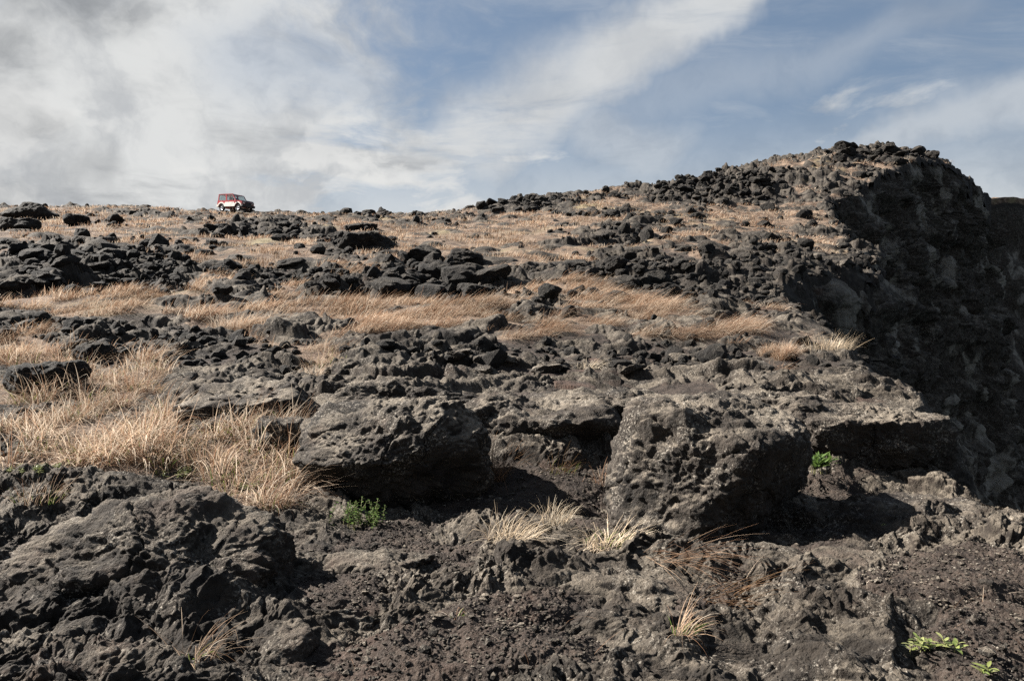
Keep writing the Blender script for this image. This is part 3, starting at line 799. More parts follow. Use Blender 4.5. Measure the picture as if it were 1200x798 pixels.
def tufts(cent, nb, rad, lrange, wind=(.35, -.25), pal=None, green=0., wid=.004, seg=4, leanr=(.1, .9), curlr=(.3, 1.5), spread=1.0, flat=0.):
    """nb blades round every centre"""
    n = len(cent) * nb
    c = np.repeat(cent, nb, 0)
    rr = np.repeat(rad, nb) * np.sqrt(_r.uniform(0, 1, n)); a = _r.uniform(0, 2 * np.pi, n)
    root = c + np.stack([rr * np.cos(a), rr * np.sin(a), -.03 + 0 * rr], -1)
    az = np.arctan2(np.sin(a) * spread + wind[1] * 1.6 + _r.normal(0, .45, n), np.cos(a) * spread + wind[0] * 1.6 + _r.normal(0, .45, n))
    L = _r.uniform(lrange[0], lrange[1], n) * np.repeat(1 + .45 * pn2(cent[:, 0] / 1.6, cent[:, 1] / 1.9, 19), nb) * np.repeat(_r.uniform(.7, 1.25, len(cent)), nb)
    lean = _r.uniform(leanr[0], leanr[1], n) + flat; curl = _r.uniform(curlr[0], curlr[1], n)
    kink = np.where(_r.uniform(0, 1, n) < .16, _r.uniform(.5, 1.5, n), 0)
    pal = STRAW if pal is None else pal
    tone = np.repeat(_r.uniform(.8, 1.35, len(cent)) * (1.05 + .40 * pn2(cent[:, 0] / 3.5, cent[:, 1] / 4.5, 15)), nb)[:, None]
    base = np.repeat(_r.randint(0, len(pal), len(cent)), nb)
    pick = np.where(_r.uniform(0, 1, n) < .45, base, _r.randint(0, len(pal), n))
    col = pal[pick] * tone * _r.uniform(.8, 1.15, n)[:, None]
    if green > 0:
        g_ = _r.uniform(0, 1, n) < green
        col[g_] = GREEN[_r.randint(0, 3, g_.sum())] * _r.uniform(.7, 1.3, g_.sum())[:, None]; L[g_] *= .55
    w = np.repeat(wid, nb) if np.ndim(wid) else np.full(n, wid)
    col = np.clip(col * np.array([.74, .745, .75]), 0, .8)
    return blades(root, L, az, lean, curl, w * _r.uniform(.7, 1.3, n), col, seg, kink)

def join(parts):
    V, Q, C = [], [], []; o = 0
    for v, q, c in parts:
        V.append(v); Q.append(q + o); C.append(c); o += len(v)
    return np.concatenate(V), np.concatenate(Q), np.concatenate(C)

gy = GV[:, 1]
def pick(mask, n):
    i = np.nonzero(mask)[0]
    return GV[_r.choice(i, min(n, len(i)), replace=False)]
# nearness in true area: the sheet is finer close by, so thin it by depth
def pick_area(mask, n, power=1.0):
    i = np.nonzero(mask)[0]
    w = GV[i, 1] ** power; w = w / w.sum()
    return GV[_r.choice(i, min(n, len(i)), replace=False, p=w)]
gpu = CX + F * GV[:, 0] / np.maximum(gy, 1); gpv = CY - F * GV[:, 2] / np.maximum(gy, 1)
P_ = []
near = vis & (GG > .5) & (gy < 14)
c = pick_area(near & (gpu < 420), 2600, 1.5)
cl = fbm2(c[:, 0] / .7, c[:, 1] / .7, 2, 5); c = c[cl > -.12][:660]
P_.append(tufts(c, 15, np.full(len(c), .13), (.20, .58), (.22, -.25), green=.16, wid=.0085, pal=STRAW[[0, 1, 1, 2, 5, 0, 3, 4]], seg=6, leanr=(.05, 1.25), curlr=(.3, 2.1)))
P_.append(tufts(c[:300], 14, np.full(len(c[:300]), .16), (.14, .34), (.2, -.3), green=.06, wid=.0065, pal=STRAW[[2, 3, 4, 6]], leanr=(.5, 1.4), curlr=(.3, 1.6)))
c = pick_area(near & (gpu >= 420), 160, 1.)
P_.append(tufts(c, 24, np.full(len(c), .10), (.12, .34), (.35, -.2), wid=.005))
# thin straggle on the bare ground
c = pick_area(vis & (gy < 12) & (gy > 4) & (GS + GG > .4), 150, 1.)
P_.append(tufts(c, 4, np.full(len(c), .12), (.08, .30), (.3, -.3), wid=.003, flat=.7))
# mid slope: long straw combed over by the wind
mid = vis & (GG > .5) & (gy >= 14) & (gy < 34)
c = pick_area(mid, 6000, 1.2)
cl = fbm2(c[:, 0] / 1.1, c[:, 1] / 1.1, 2, 7); c = c[cl > .0][:2400]
P_.append(tufts(c, 24, np.full(len(c), .26), (.26, .62), (.85, -.65), wid=.00052 * c[:, 1], seg=5, leanr=(.7, 1.5), curlr=(.3, 1.0), spread=.55))
far = vis & (GG > .55) & (gy >= 34) & (gy < 112)
c = pick_area(far, 24000, .8)
cl = fbm2(c[:, 0] / 2.2, c[:, 1] / 3.0, 3, 9); c = c[cl > .10][:8000]
P_.append(tufts(c, 11, .012 * c[:, 1], (.12, .30), (.5, -.3), wid=.00055 * c[:, 1], seg=2, leanr=(.2, .9), curlr=(.2, .9)))
V, Q, C = join(P_)
tag(np_mesh('dry_grass', V, quads=Q, cols=C, mat=m_grass), kind='stuff')

# tufts that stand on their own
def tuft(u, v, label, nb=90, rad=.16, lr=(.15, .38), green=0., wind=(.3, -.2), wid=.0045, pal=None, y=None, dz=0., **kw):
    if y is None: x, y, z = on_ground(u, v)
    else: x, y, z = W(u, v, y)
    a = tufts(np.array([[0, 0, 0.]]), nb, np.array([rad]), lr, wind, pal, green, max(wid, .0005 * y), 5, **kw)
    o = np_mesh('grass_tuft', a[0], quads=a[1], cols=a[2], mat=m_grass)
    o.location = (x, y, z + dz)
    tag(o, label, 'grass tuft', 'grass tufts standing on their own')
PALE = np.array([(.66,.54,.40),(.60,.47,.33),(.52,.40,.27),(.70,.60,.46)], f32)
BROWN = np.array([(.26,.15,.09),(.20,.12,.07),(.34,.21,.13),(.14,.09,.05)], f32)
tuft(598, 632, 'bleached tuft combed to the right on top of the cinder mound', 190, .19, (.12, .28), wind=(.5, .1), pal=PALE, dz=.03, leanr=(.3, 1.3))
tuft(650, 614, 'small bleached tuft behind the one combed to the right', 110, .13, (.13, .26), pal=PALE, dz=.04)
tuft(715, 642, 'brightest cream tuft with green tips on the cinder mound', 220, .21, (.13, .29), green=.2, pal=PALE, leanr=(.4, 1.3), dz=.04)
tuft(575, 566, 'spiky brown tuft in the shaded hollow between the big boulders', 190, .16, (.22, .52), pal=BROWN, leanr=(0, 1.1), curlr=(0, .9), wid=.006, dz=.06)
tuft(655, 552, 'sparse greenish tuft at the back of the shaded hollow', 90, .20, (.12, .34), green=.45, pal=BROWN)
tuft(708, 566, 'small wiry tuft against the cracked sunlit boulder', 70, .10, (.10, .30), pal=STRAW)
tuft(790, 655, 'long straw trailing downhill below the cracked sunlit boulder', 80, .26, (.35, .7), wind=(.9, -1.1), flat=.75, spread=.35, dz=.05, curlr=(.1, .5), pal=STRAW[[2, 3, 4, 5]])
tuft(840, 700, 'thin brown straw lying on the shaded grit', 70, .20, (.22, .5), wind=(.9, -.5), pal=BROWN, flat=.6, spread=.5)
tuft(800, 742, 'straw tuft with a green heart at the bottom right of the slope', 60, .06, (.18, .34), green=.25, wind=(.8, 0), flat=.25, dz=.03)
tuft(228, 770, 'scraggy straw tuft with two long stalks at the bottom left', 60, .10, (.16, .40), green=.1, flat=.3, dz=.03)
tuft(533, 722, 'tiny green and straw sprig on the gravel', 22, .03, (.08, .2), green=.4)
tuft(370, 438, 'rounded pinkish tuft alone on the lava terrace', 190, .24, (.22, .42), pal=STRAW[[0, 1, 5, 3]], leanr=(.1, 1.1))
tuft(275, 386, 'wide pinkish clump bowed over the ledge rocks', 260, .50, (.3, .6), pal=STRAW[[0, 1, 5, 3]])
tuft(972, 410, 'bushy pale tuft at the brink of the dark cove', 230, .42, (.25, .5), pal=PALE, leanr=(.1, 1.2))
tuft(690, 432, 'low cream tuft in the middle of the pitted terrace', 80, .22, (.15, .34), pal=PALE, flat=.4)
tuft(302, 458, 'low straw tuft under the pitted dark rock', 80, .26, (.15, .3), pal=PALE, flat=.3)
tuft(175, 442, 'ragged straw tuft beside a small hollow in the lava', 90, .26, (.18, .4), pal=STRAW)
tuft(320, 590, 'straw fallen over the rim beside the undercut boulder', 120, .20, (.35, .75), wind=(.9, -.7), flat=.3, spread=.5)
tuft(345, 520, 'tall straw leaning on the left side of the undercut boulder', 150, .24, (.35, .70), leanr=(0, .7))
tuft(240, 545, 'upright yellowish tuft at the edge of the tall grass', 130, .18, (.25, .5), green=.15, leanr=(0, .8))
tuft(45, 585, 'straw tuft with a green foot at the left edge', 120, .20, (.18, .42), green=.35)
tuft(20, 415, 'bleached stalks spilling over the lava at the left edge', 120, .42, (.3, .6), pal=PALE, flat=.3)
tuft(860, 402, 'short straw tuft in a crack of the terrace near the cove', 70, .25, (.15, .3), pal=STRAW, flat=.3)
tuft(910, 432, 'reddish tuft lying flat on the terrace near the brink', 90, .26, (.2, .4), pal=STRAW[[2, 3, 4]], flat=.5)
tuft(450, 545, 'few dark stalks leaning out of the undercut shadow', 20, .10, (.3, .6), pal=BROWN, y=8.0)

# ---- green plants
m_stem = simple_mat('plant_stems', (.16, .15, .06), .7)
def leaf(base, d, up, L, Wd, fold=.25, droop=.3):
    d = np.array(d, float); d /= np.linalg.norm(d); up = np.array(up, float)
    side = np.cross(d, up); side /= max(np.linalg.norm(side), 1e-6); up = np.cross(side, d)
    V = []
    for s, w in ((0, .12), (.25, .8), (.55, 1.), (.82, .6), (1., .05)):
        c = np.array(base) + d * L * s - up * (droop * L * s * s)
        V += [c - side * Wd * w / 2 + up * fold * Wd * w * .5, c, c + side * Wd * w / 2 + up * fold * Wd * w * .5]
    q = []
    for i in range(4):
        for j in (0, 1): q.append((i * 3 + j, i * 3 + j + 1, i * 3 + j + 4, i * 3 + j + 3))
    return V, q
def tube_path(pts, r0, r1, k=6):
    V, q = [], []
    for i, p in enumerate(pts):
        r = r0 + (r1 - r0) * i / (len(pts) - 1)
        for j in range(k):
            a = 2 * math.pi * j / k
            V.append((p[0] + r * math.cos(a), p[1] + r * math.sin(a), p[2]))
    for i in range(len(pts) - 1):
        for j in range(k): q.append((i * k + j, i * k + (j + 1) % k, (i + 1) * k + (j + 1) % k, (i + 1) * k + j))
    return V, q
def plant(name, u, v, label, stems, hgt, leafL, leafW, per, cols, spread=.12, y=None, cat='plant', rosette=False, dz=0):
    rs = random.Random(len(label) * 13)
    if y is None: x, y, z = on_ground(u, v)
    else: x, y, z = W(u, v, y)
    e = bpy.data.objects.new(name, None); COL.objects.link(e); e.location = (x, y, z + dz); e.empty_display_size = .1
    tag(e, label, cat, 'green plants')
    LV, LQ, LC = [], [], []
    for s in range(stems):
        a = rs.uniform(0, 6.28); ln = rs.uniform(.1, .5); bx, by = rs.gauss(0, spread), rs.gauss(0, spread * .6)
        H = hgt * rs.uniform(.6, 1.15)
        pts = [(bx + math.cos(a) * ln * H * t * t, by + math.sin(a) * ln * H * t * t, H * t - .02) for t in (0, .25, .5, .75, 1)]
        tv, tq = tube_path(pts, .0035, .0015); np_mesh('stem', tv, quads=tq, mat=m_stem, parent=e)
        for k in range(per):
            t = 1 if rosette else .18 + .82 * (k + 1) / per
            i = min(int(t * 4), 3); f = t * 4 - i
            b = [pts[i][j] + (pts[i + 1][j] - pts[i][j]) * f for j in range(3)]
            la = k * 2.4 + rs.uniform(-.3, .3); el = rs.uniform(.1, .8) if not rosette else rs.uniform(.35, 1.2)
            d = (math.cos(la) * math.cos(el), math.sin(la) * math.cos(el), math.sin(el))
            sz = rs.uniform(.7, 1.15) * (1.15 - .5 * t if not rosette else 1)
            lv, lq = leaf(b, d, (0, 0, 1), leafL * sz, leafW * sz)
            o = len(LV); LV += lv; LQ += [tuple(i2 + o for i2 in f2) for f2 in lq]
            cc = np.array(rs.choice(cols)) * rs.uniform(.75, 1.25); LC += [cc] * len(lv)
    np_mesh('foliage', LV, quads=LQ, cols=np.array(LC, f32), mat=m_leaf, parent=e)
G1 = [(.058,.098,.022), (.085,.13,.032), (.04,.07,.018)]
G2 = [(.15,.17,.05), (.11,.14,.04), (.20,.21,.085)]
plant('leafy_bush', 424, 617, 'leafy green bush under the overhang of the undercut boulder', 30, .22, .038, .026, 16, G1, .12, cat='bush')
plant('green_plant', 958, 552, 'bright green plant with finger-like leaves below the flat-topped slab', 12, .10, .15, .030, 9, G1, .07, y=8.4, rosette=True)
plant('green_plant', 514, 580, 'tiny green sprig on the dark soil of the hollow', 6, .05, .035, .018, 7, G2, .05)
plant('green_plant', 1086, 762, 'yellowish seedling with broad leaves at the bottom right', 7, .06, .068, .027, 7, G2, .07, dz=.03)
plant('green_plant', 1155, 790, 'pale sprout in the bottom right corner', 2, .05, .07, .028, 5, G2, .02, dz=.02)
plant('green_plant', 1030, 614, 'single pale leaf sprout on the shaded ledge', 1, .03, .05, .02, 3, G2, .01)
plant('green_plant', 210, 556, 'low green weed among the straw at the middle of the tall grass', 12, .08, .05, .024, 9, G2, .13)
plant('green_plant', 40, 552, 'low green weed among the straw near the left edge', 12, .08, .05, .024, 9, G2, .13)
plant('green_plant', 292, 573, 'low green weed where the straw meets the lava mound', 8, .08, .05, .02, 9, G2, .09)

# ---- grit and pebbles
def build_gravel():
    i = np.nonzero(vis & (GS > .45) & (gy < 9.5) & (gy > 3.4))[0]
    n = 15000
    w = gy[i] ** 1.5
    c = GV[_r.choice(i, n, p=w / w.sum())]
    v, f = ico(1)
    s = .0035 + .012 * _r.uniform(0, 1, n) ** 3 + .03 * (_r.uniform(0, 1, n) > .985) * _r.uniform(.3, 1, n)
    sh = _r.uniform(.65, 1.25, (n, 1, 3)) * s[:, None, None]
    V = v[None] * (1 + .25 * _r.normal(size=(n, len(v), 1)).clip(-1, 1)) * sh
    a = _r.uniform(0, 6.28, n); ca, sa = np.cos(a)[:, None], np.sin(a)[:, None]
    V = np.stack([V[..., 0] * ca - V[..., 1] * sa, V[..., 0] * sa + V[..., 1] * ca, V[..., 2] * .75], -1)
    V += (c + np.stack([_r.normal(0, .02, n), _r.normal(0, .02, n), s * .25], -1))[:, None]
    T = f[None] + (np.arange(n) * len(v))[:, None, None]
    tag(np_mesh('gravel', V.reshape(-1, 3), tris=T.reshape(-1, 3), mat=m_rock, smooth=False), kind='stuff')
build_gravel()
# ---------------------------------------------------------------- the off-road car on the skyline
def paint(name, col, rough=.3, coat=.6):
    m, N, out = new_mat(name)
    p = N.n('ShaderNodeNewGeometry').outputs['Position']
    c = N.mix(N.ss(N.noise(p, 2.2, 5, .6), .45, .75, 0, .35), col, (.20, .16, .12))      # road dust
    principled(N, out, c, rough, **{'Coat Weight': coat})
    return m
m_red = paint('red_paint', (.36, .028, .035)); m_white = paint('cream_paint', (.80, .77, .70))
m_blk = simple_mat('black_plastic', (.018, .018, .020), .55); m_tyre = simple_mat('tyre_rubber', (.02, .02, .02), .85)
m_rim = simple_mat('alloy', (.45, .45, .46), .35, Metallic=.8); m_lamp = simple_mat('lamp_glass', (.6, .6, .58), .12)
m_seat = simple_mat('seat_fabric', (.03, .03, .035), .9); m_hood = paint('shaded_bonnet_paint', (.045, .018, .022))  # bonnet red darkened to paint in its shade
m_tail = simple_mat('tail_lamp', (.30, .01, .01), .2)
m_win, N, out = new_mat('car_glass')
a_ = N.n('ShaderNodeBsdfTransparent'); a_.inputs[0].default_value = (.82, .86, .86, 1); b_ = N.n('ShaderNodeBsdfGlossy'); b_.inputs['Roughness'].default_value = .03
mx = N.n('ShaderNodeMixShader'); mx.inputs[0].default_value = .10
N.nt.links.new(a_.outputs[0], mx.inputs[1]); N.nt.links.new(b_.outputs[0], mx.inputs[2]); N.nt.links.new(mx.outputs[0], out.inputs[0])

def prism(name, poly, y0, y1, mat, parent, bev=.02, taper=None):
    """outline in the car's x-z plane extruded from y0 to y1"""
    bm = bmesh.new()
    vs_ = [bm.verts.new((x, y0, z)) for x, z in poly]
    f = bm.faces.new(vs_)
    r = bmesh.ops.extrude_face_region(bm, geom=[f])
    for v in [g_ for g_ in r['geom'] if isinstance(g_, bmesh.types.BMVert)]: v.co.y = y1
    if taper:                                # lean the sides in above the belt line
        for v in bm.verts: v.co.y *= 1 - taper[1] * max(0, v.co.z - taper[0])
    bmesh.ops.recalc_face_normals(bm, faces=bm.faces)
    if bev: bmesh.ops.bevel(bm, geom=[e for e in bm.edges if e.calc_length() > bev * 2.2 and len(e.link_faces) == 2 and e.calc_face_angle(0) > .5], offset=bev, segments=2, affect='EDGES', clamp_overlap=True)
    me = bpy.data.meshes.new(name); bm.to_mesh(me); bm.free()
    me.materials.append(mat)
    o = bpy.data.objects.new(name, me); COL.objects.link(o); o.parent = parent
    return o
def box(name, x0, x1, y0, y1, z0, z1, mat, parent, bev=.02): return prism(name, [(x0, z0), (x1, z0), (x1, z1), (x0, z1)], y0, y1, mat, parent, bev)
def lathe(name, prof, mat, parent, cx, cy, cz, k=32):
    """profile of (radius, y) round the y axis"""
    V, q = [], []
    for r, yy in prof:
        for j in range(k): a = 2 * math.pi * j / k; V.append((cx + r * math.cos(a), cy + yy, cz + r * math.sin(a)))
    n = len(prof)
    for i in range(n - 1):
        for j in range(k): q.append((i * k + j, i * k + (j + 1) % k, (i + 1) * k + (j + 1) % k, (i + 1) * k + j))
    return np_mesh(name, V, quads=q, mat=mat, parent=parent, smooth=True)
def arc(cx, cz, r, a0, a1, n=10): return [(cx + r * math.cos(R(a0 + (a1 - a0) * i / n)), cz + r * math.sin(R(a0 + (a1 - a0) * i / n))) for i in range(n + 1)]

car = bpy.data.objects.new('off_road_car', None); COL.objects.link(car)
tag(car, 'small red and cream off-road car parked on the grassy skyline', 'car')
XR, XF, ZW = -1.10, 1.13, .345
# tub with wheel arches
low = [(-1.68, .48)] + arc(XR, ZW, .42, 162, 18)[0:] + arc(XF, ZW, .42, 162, 18) + [(1.66, .48), (1.68, .92), (.72, 1.04), (-1.70, 1.04)]
body = prism('body', low, -.76, .76, m_red, car, .03)
for sgn in (-1, 1):
    y0, y1 = (.762, .80) if sgn > 0 else (-.80, -.762)
    side = [(-1.74, .44)] + arc(XR, ZW, .43, 165, 15) + arc(XF, ZW, .43, 165, 15) + [(1.62, .44), (1.62, .60)] + arc(XF, ZW, .55, 28, 140) + [(.60, .88), (-.55, .88)] + arc(XR, ZW, .55, 40, 150) + [(-1.74, .66)]
    prism('side_cladding', side, y0, y1, m_white, car, .012)
    box('door_handle', -.20, -.06, *((.762, .785) if sgn > 0 else (-.785, -.762)), .90, .935, m_blk, car, .008)
    # pillars
    for poly in ([(-1.68, 1.04), (-1.56, 1.04), (-1.50, 1.60), (-1.62, 1.60)], [(-.62, 1.04), (-.44, 1.04), (-.46, 1.60), (-.66, 1.60)], [(.70, 1.04), (.82, 1.04), (.36, 1.60), (.26, 1.60)]):
        prism('pillar', poly, sgn * .70 if sgn < 0 else .66, sgn * .66 if sgn < 0 else .70, m_red, car, .008)
    gl = .672 * sgn
    for poly in ([(-1.555, 1.045), (-.625, 1.045), (-.665, 1.595), (-1.495, 1.595)], [(-.435, 1.045), (.695, 1.045), (.255, 1.595), (-.455, 1.595)]):
        prism('side_window', poly, gl, gl + .008 * sgn, m_win, car, 0)
    mr = box('mirror', .58, .70, *((.80, .96) if sgn > 0 else (-.96, -.80)), 1.02, 1.16, m_blk, car, .02)
    box('headlight', 1.655, 1.70, *((.40, .66) if sgn > 0 else (-.66, -.40)), .72, .87, m_lamp, car, .015)
    box('tail_lamp', -1.715, -1.69, *((.60, .74) if sgn > 0 else (-.74, -.60)), .62, .88, m_tail, car, .01)
    for cx in (XR, XF):
        wh = bpy.data.objects.new('wheel', None); COL.objects.link(wh); wh.parent = car
        yc = .66 * sgn
        lathe('tyre', [(.20, -.09), (.30, -.105), (.338, -.085), (.345, 0), (.338, .085), (.30, .105), (.20, .09)], m_tyre, wh, cx, yc, ZW)
        lathe('rim', [(.0, .075 * sgn), (.06, .08 * sgn), (.08, .05 * sgn), (.16, .055 * sgn), (.18, .085 * sgn), (.205, .09 * sgn), (.205, -.08 * sgn)], m_rim, wh, cx, yc, ZW)
    box('seat', -.30, -.14, *((.14, .58) if sgn > 0 else (-.58, -.14)), 1.0, 1.38, m_seat, car, .04)
    box('roof_rail', -1.45, .20, *((.52, .55) if sgn > 0 else (-.55, -.52)), 1.68, 1.71, m_blk, car, .008)
prism('roof', [(-1.66, 1.60), (.38, 1.60), (.28, 1.665), (-1.52, 1.675), (-1.64, 1.65)], -.70, .70, m_red, car, .02)
prism('windshield', [(.80, 1.05), (.815, 1.05), (.365, 1.60), (.35, 1.60)], -.655, .655, m_win, car, 0)
prism('rear_window', [(-1.66, 1.06), (-1.645, 1.06), (-1.60, 1.59), (-1.615, 1.59)], -.60, .60, m_win, car, 0)
prism('hood', [(.74, 1.045), (1.60, .965), (1.69, .90), (1.69, .925), (1.62, 1.0), (.80, 1.085)], -.70, .70, m_hood, car, .008)
box('grille', 1.675, 1.705, -.38, .38, .64, .88, m_blk, car, .01)
prism('front_bumper', [(1.52, .40), (1.80, .42), (1.82, .62), (1.66, .66), (1.52, .60)], -.80, .80, m_blk, car, .03)
prism('rear_bumper', [(-1.80, .42), (-1.58, .40), (-1.60, .58), (-1.80, .60)], -.78, .78, m_white, car, .03)
# bull bar
V, Q = [], []
for z_, w_ in ((.78, .50), (.98, .44)):
    for a, b in (((1.86, -w_, z_), (1.86, w_, z_)),):
        tv = [(1.86 + .025 * math.cos(t_), s_, z_ + .025 * math.sin(t_)) for s_ in (-w_, w_) for t_ in [2 * math.pi * j / 8 for j in range(8)]]
        o_ = len(V); V += tv; Q += [(o_ + j, o_ + (j + 1) % 8, o_ + 8 + (j + 1) % 8, o_ + 8 + j) for j in range(8)]
for yy in (-.44, .44):
    tv, tq = tube_path([(1.84, yy, .5), (1.86, yy, .8), (1.86, yy, .99)], .025, .025, 8); o_ = len(V); V += tv; Q += [tuple(i + o_ for i in f_) for f_ in tq]
np_mesh('bull_bar', V, quads=Q, mat=m_blk, parent=car)
# spare wheel on the tail door
sp = bpy.data.objects.new('spare_wheel', None); COL.objects.link(sp); sp.parent = car
t1 = lathe('tyre', [(.20, -.09), (.30, -.10), (.335, -.08), (.34, 0), (.335, .08), (.30, .10), (.20, .09), (.0, .085)], m_tyre, sp, 0, 0, 0)
sp.location = (-1.81, .05, .86); sp.rotation_euler = (0, 0, R(90))
cx_, cy_, _ = W(276.0, 248, 77.0)
_z = land(np.array([cx_ + a for a in (-1.2, 1.2, 0, 0)], f32), np.array([cy_ + a for a in (0, 0, -.7, .7)], f32), False)[0]
car.location = (cx_, cy_, float(_z.max()) - .02); car.rotation_euler = (0, R(3.5), R(-29))
# ---------------------------------------------------------------- camera, light, sky
cam = bpy.data.cameras.new('camera'); co = bpy.data.objects.new('camera', cam); COL.objects.link(co)
co.location = (0, 0, 0); co.rotation_euler = (R(90), 0, 0)
cam.sensor_width = 36; cam.lens = 28; cam.clip_start = .05; cam.clip_end = 6000
SC.camera = co
SUN_AZ, SUN_EL = R(-72), R(37)         # azimuth from +Y towards +X
sd_ = (math.sin(SUN_AZ) * math.cos(SUN_EL), math.cos(SUN_AZ) * math.cos(SUN_EL), math.sin(SUN_EL))
from mathutils import Vector
sl = bpy.data.lights.new('sun', 'SUN'); so_ = bpy.data.objects.new('sun', sl); COL.objects.link(so_)
sl.energy = 5.0; sl.angle = R(.5); sl.color = (1, .95, .88)
so_.rotation_euler = Vector(sd_).to_track_quat('Z', 'Y').to_euler()

w = bpy.data.worlds.new('World'); SC.world = w; w.use_nodes = True
nt = w.node_tree; nt.nodes.clear(); N = NT(nt)
out = N.n('ShaderNodeOutputWorld'); bg = N.n('ShaderNodeBackground'); nt.links.new(bg.outputs[0], out.inputs[0])
STR = .05
bg.inputs[1].default_value = STR
sky = N.n('ShaderNodeTexSky', sky_type='NISHITA'); sky.sun_disc = False
sky.sun_elevation = SUN_EL; sky.sun_rotation = SUN_AZ; sky.air_density = 1.0; sky.dust_density = 1.2; sky.ozone_density = 1.2
d = N.n('ShaderNodeTexCoord').outputs['Generated']
s3 = N.n('ShaderNodeSeparateXYZ'); N.put(s3.inputs[0], d)
dx, dy, dz = s3.outputs
hor = N.m('SQRT', N.m('ADD', N.m('MULTIPLY', dx, dx), N.m('MULTIPLY', dy, dy)))
az = N.m('ARCTAN2', dx, dy)                       # 0 straight ahead, + to the right
el = N.m('ARCTAN2', dz, hor)
den = N.m('ADD', N.m('MAXIMUM', dz, 0.0), .16)
px = N.m('DIVIDE', dx, den); py = N.m('DIVIDE', dy, den)
cv = N.n('ShaderNodeCombineXYZ'); N.put(cv.inputs[0], px); N.put(cv.inputs[1], py)
P = cv.outputs[0]
ae = N.n('ShaderNodeCombineXYZ'); N.put(ae.inputs[0], az); N.put(ae.inputs[1], el)
AE = ae.outputs[0]
wn = N.n('ShaderNodeTexNoise'); N.put(wn.inputs['Vector'], P); wn.inputs['Scale'].default_value = 1.1; wn.inputs['Detail'].default_value = 3
warp = N.vm('SCALE', N.vm('SUBTRACT', wn.outputs['Color'], (.5, .5, .5)), sc=.55)
PW = N.vm('ADD', P, warp)
wn2 = N.n('ShaderNodeTexNoise'); N.put(wn2.inputs['Vector'], AE); wn2.inputs['Scale'].default_value = 5.; wn2.inputs['Detail'].default_value = 5
wn2.inputs['Roughness'].default_value = .6
AEW = N.vm('ADD', AE, N.vm('SCALE', N.vm('SUBTRACT', wn2.outputs['Color'], (.5, .5, .5)), sc=.14))
def pix(u, v): 
    t = (u - CX) / F; e = (CY - v) / F
    return math.atan(t), math.atan(e / math.sqrt(1 + t * t))
def capsule(a, b, r, soft, vec=AEW):
    """soft band of cloud between two directions"""
    ax, ay = pix(*a); bx, by = pix(*b)
    L2 = (bx - ax) ** 2 + (by - ay) ** 2
    s = N.n('ShaderNodeSeparateXYZ'); N.put(s.inputs[0], vec)
    qx = N.m('SUBTRACT', s.outputs[0], ax); qy = N.m('SUBTRACT', s.outputs[1], ay)
    t = N.m('DIVIDE', N.m('ADD', N.m('MULTIPLY', qx, bx - ax), N.m('MULTIPLY', qy, by - ay)), L2, clamp=True)
    ex = N.m('SUBTRACT', qx, N.m('MULTIPLY', t, bx - ax)); ey = N.m('SUBTRACT', qy, N.m('MULTIPLY', t, by - ay))
    d_ = N.m('SQRT', N.m('ADD', N.m('MULTIPLY', ex, ex), N.m('MULTIPLY', ey, ey)))
    r0, r1 = r
    rad = N.m('ADD', r0, N.m('MULTIPLY', t, r1 - r0))
    return N.ss(N.m('DIVIDE', d_, rad), 1 - soft, 1 + soft, 1, 0)
n_big = N.noise(PW, 1.5, 9, .60, .15)
n_wisp = N.noise(N.vm('ADD', N.vm('MULTIPLY', PW, (1.0, 2.2, 1)), (3.1, 7.7, 0)), 1.8, 10, .66, .35)
n_shade = N.noise(N.vm('ADD', PW, (9.3, 2.2, 0)), 2.3, 8, .58, .1)
# coverage: heavy to the left and low, thin to the right
cover = N.m('ADD', n_big, N.ss(az, -.50, .32, .19, -.14))
cover = N.m('ADD', cover, N.ss(el, .10, .42, .10, -.05))
cover = N.m('SUBTRACT', cover, N.m('ADD', N.ss(el, .45, .8, 0, .28), N.ss(N.m('ABSOLUTE', az), .9, 1.6, 0, .16)))  # cloud cover cut overhead and behind, out of view, to lower fill light
cum = N.ss(cover, .44, .66)
veil = N.m('MULTIPLY', N.ss(n_wisp, .38, .78), N.ss(az, -.1, .35, .6, .30))
low = N.ss(el, .12, .30, .70, 0)
streak = N.m('MAXIMUM', capsule((560,170),(690,72),(.062,.042),.75), capsule((690,75),(870,-25),(.042,.026),.75))
streak = N.m('MULTIPLY', streak, N.ss(n_wisp, .22, .55, .45, 1.))
s2 = N.m('MULTIPLY', capsule((660,135),(1110,18),(.04,.02),.95), .24)
s3_ = N.m('MULTIPLY', capsule((1000,170),(1250,118),(.02,.04),.9), .55)
puff = N.m('MULTIPLY', capsule((690,150),(760,190),(.035,.045),.8), .5)
dens = N.m('MAXIMUM', N.m('MAXIMUM', cum, veil), N.m('MAXIMUM', N.m('MAXIMUM', streak, low), N.m('MAXIMUM', puff, N.m('MAXIMUM', s2, s3_))))
hole = N.m('MAXIMUM', capsule((300,75),(470,110),(.05,.035),.9), capsule((520,0),(620,40),(.05,.05),.9))
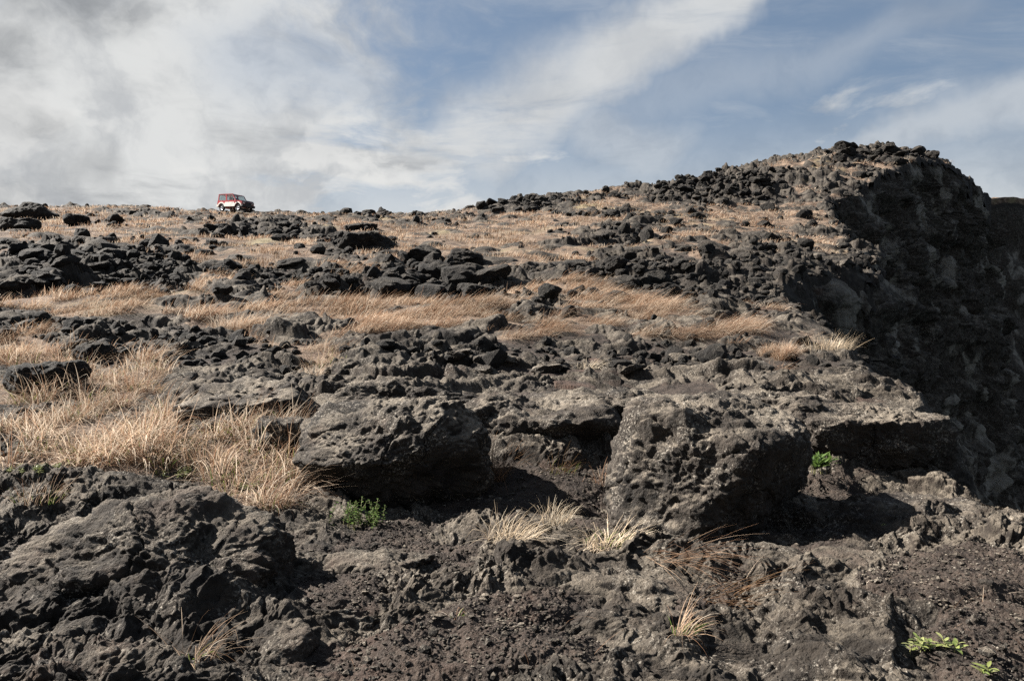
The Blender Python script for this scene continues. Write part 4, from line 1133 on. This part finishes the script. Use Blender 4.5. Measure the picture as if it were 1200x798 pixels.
dens = N.m('MULTIPLY', dens, N.m('SUBTRACT', 1.0, N.m('MULTIPLY', hole, .38)))
EXPO = 2.15
k = 1 / STR / 2 ** EXPO
white = (.74 * k, .75 * k, .745 * k); grey = (.42 * k, .435 * k, .45 * k); dgrey = (.20 * k, .215 * k, .235 * k)
ccol = N.mix(N.ss(n_shade, .47, .74), white, grey)
ccol = N.mix(N.ss(N.noise(AEW, 9.0, 7, .6), .42, .66, 0, .75), ccol, (.46 * k, .48 * k, .505 * k))
dark = N.m('MAXIMUM', N.m('MAXIMUM', capsule((60,-5),(165,22),(.045,.03),.8), capsule((-30,62),(40,75),(.03,.02),.9)), N.m('MAXIMUM', capsule((-20,138),(45,160),(.02,.018),.8), N.m('MULTIPLY', capsule((-20,206),(105,200),(.026,.02),.95), .6)))
puffs = N.m('MULTIPLY', N.ss(N.noise(N.vm('MULTIPLY', AEW, (1, 2.0, 1)), 7.5, 8, .52, .2), .50, .60), N.m('MULTIPLY', N.ss(el, .34, .20), N.ss(az, .12, -.1)))
ccol = N.mix(N.m('MULTIPLY', puffs, .75), ccol, (.80 * k, .80 * k, .785 * k))
dark = N.m('MULTIPLY', dark, N.ss(N.noise(AEW, 7.0, 7, .6), .34, .58, .25, 1))
ccol = N.mix(N.m('MULTIPLY', dark, .66), ccol, dgrey)
ccol = N.mix(N.m('MULTIPLY', streak, .6), ccol, (.60 * k, .625 * k, .65 * k))
skyc = N.mix(.6, N.vm('SCALE', sky.outputs[0], sc=.72), (.16 * k, .215 * k, .29 * k))
c = N.mix(N.m('MAXIMUM', dens, N.m('MULTIPLY', dark, .95)), skyc, ccol)
# below the horizon: dull sea
c = N.mix(N.ss(dz, -.06, .0), (.05 * k, .06 * k, .07 * k), c)
N.put(bg.inputs[0], c)

vs = SC.view_settings
vs.view_transform = 'Standard'; vs.look = 'None'; vs.exposure = EXPO; vs.gamma = 1; vs.use_curve_mapping = False
SC.render.engine = 'CYCLES'
SC.cycles.use_denoising = False
SC.cycles.max_bounces = 5; SC.cycles.diffuse_bounces = 3
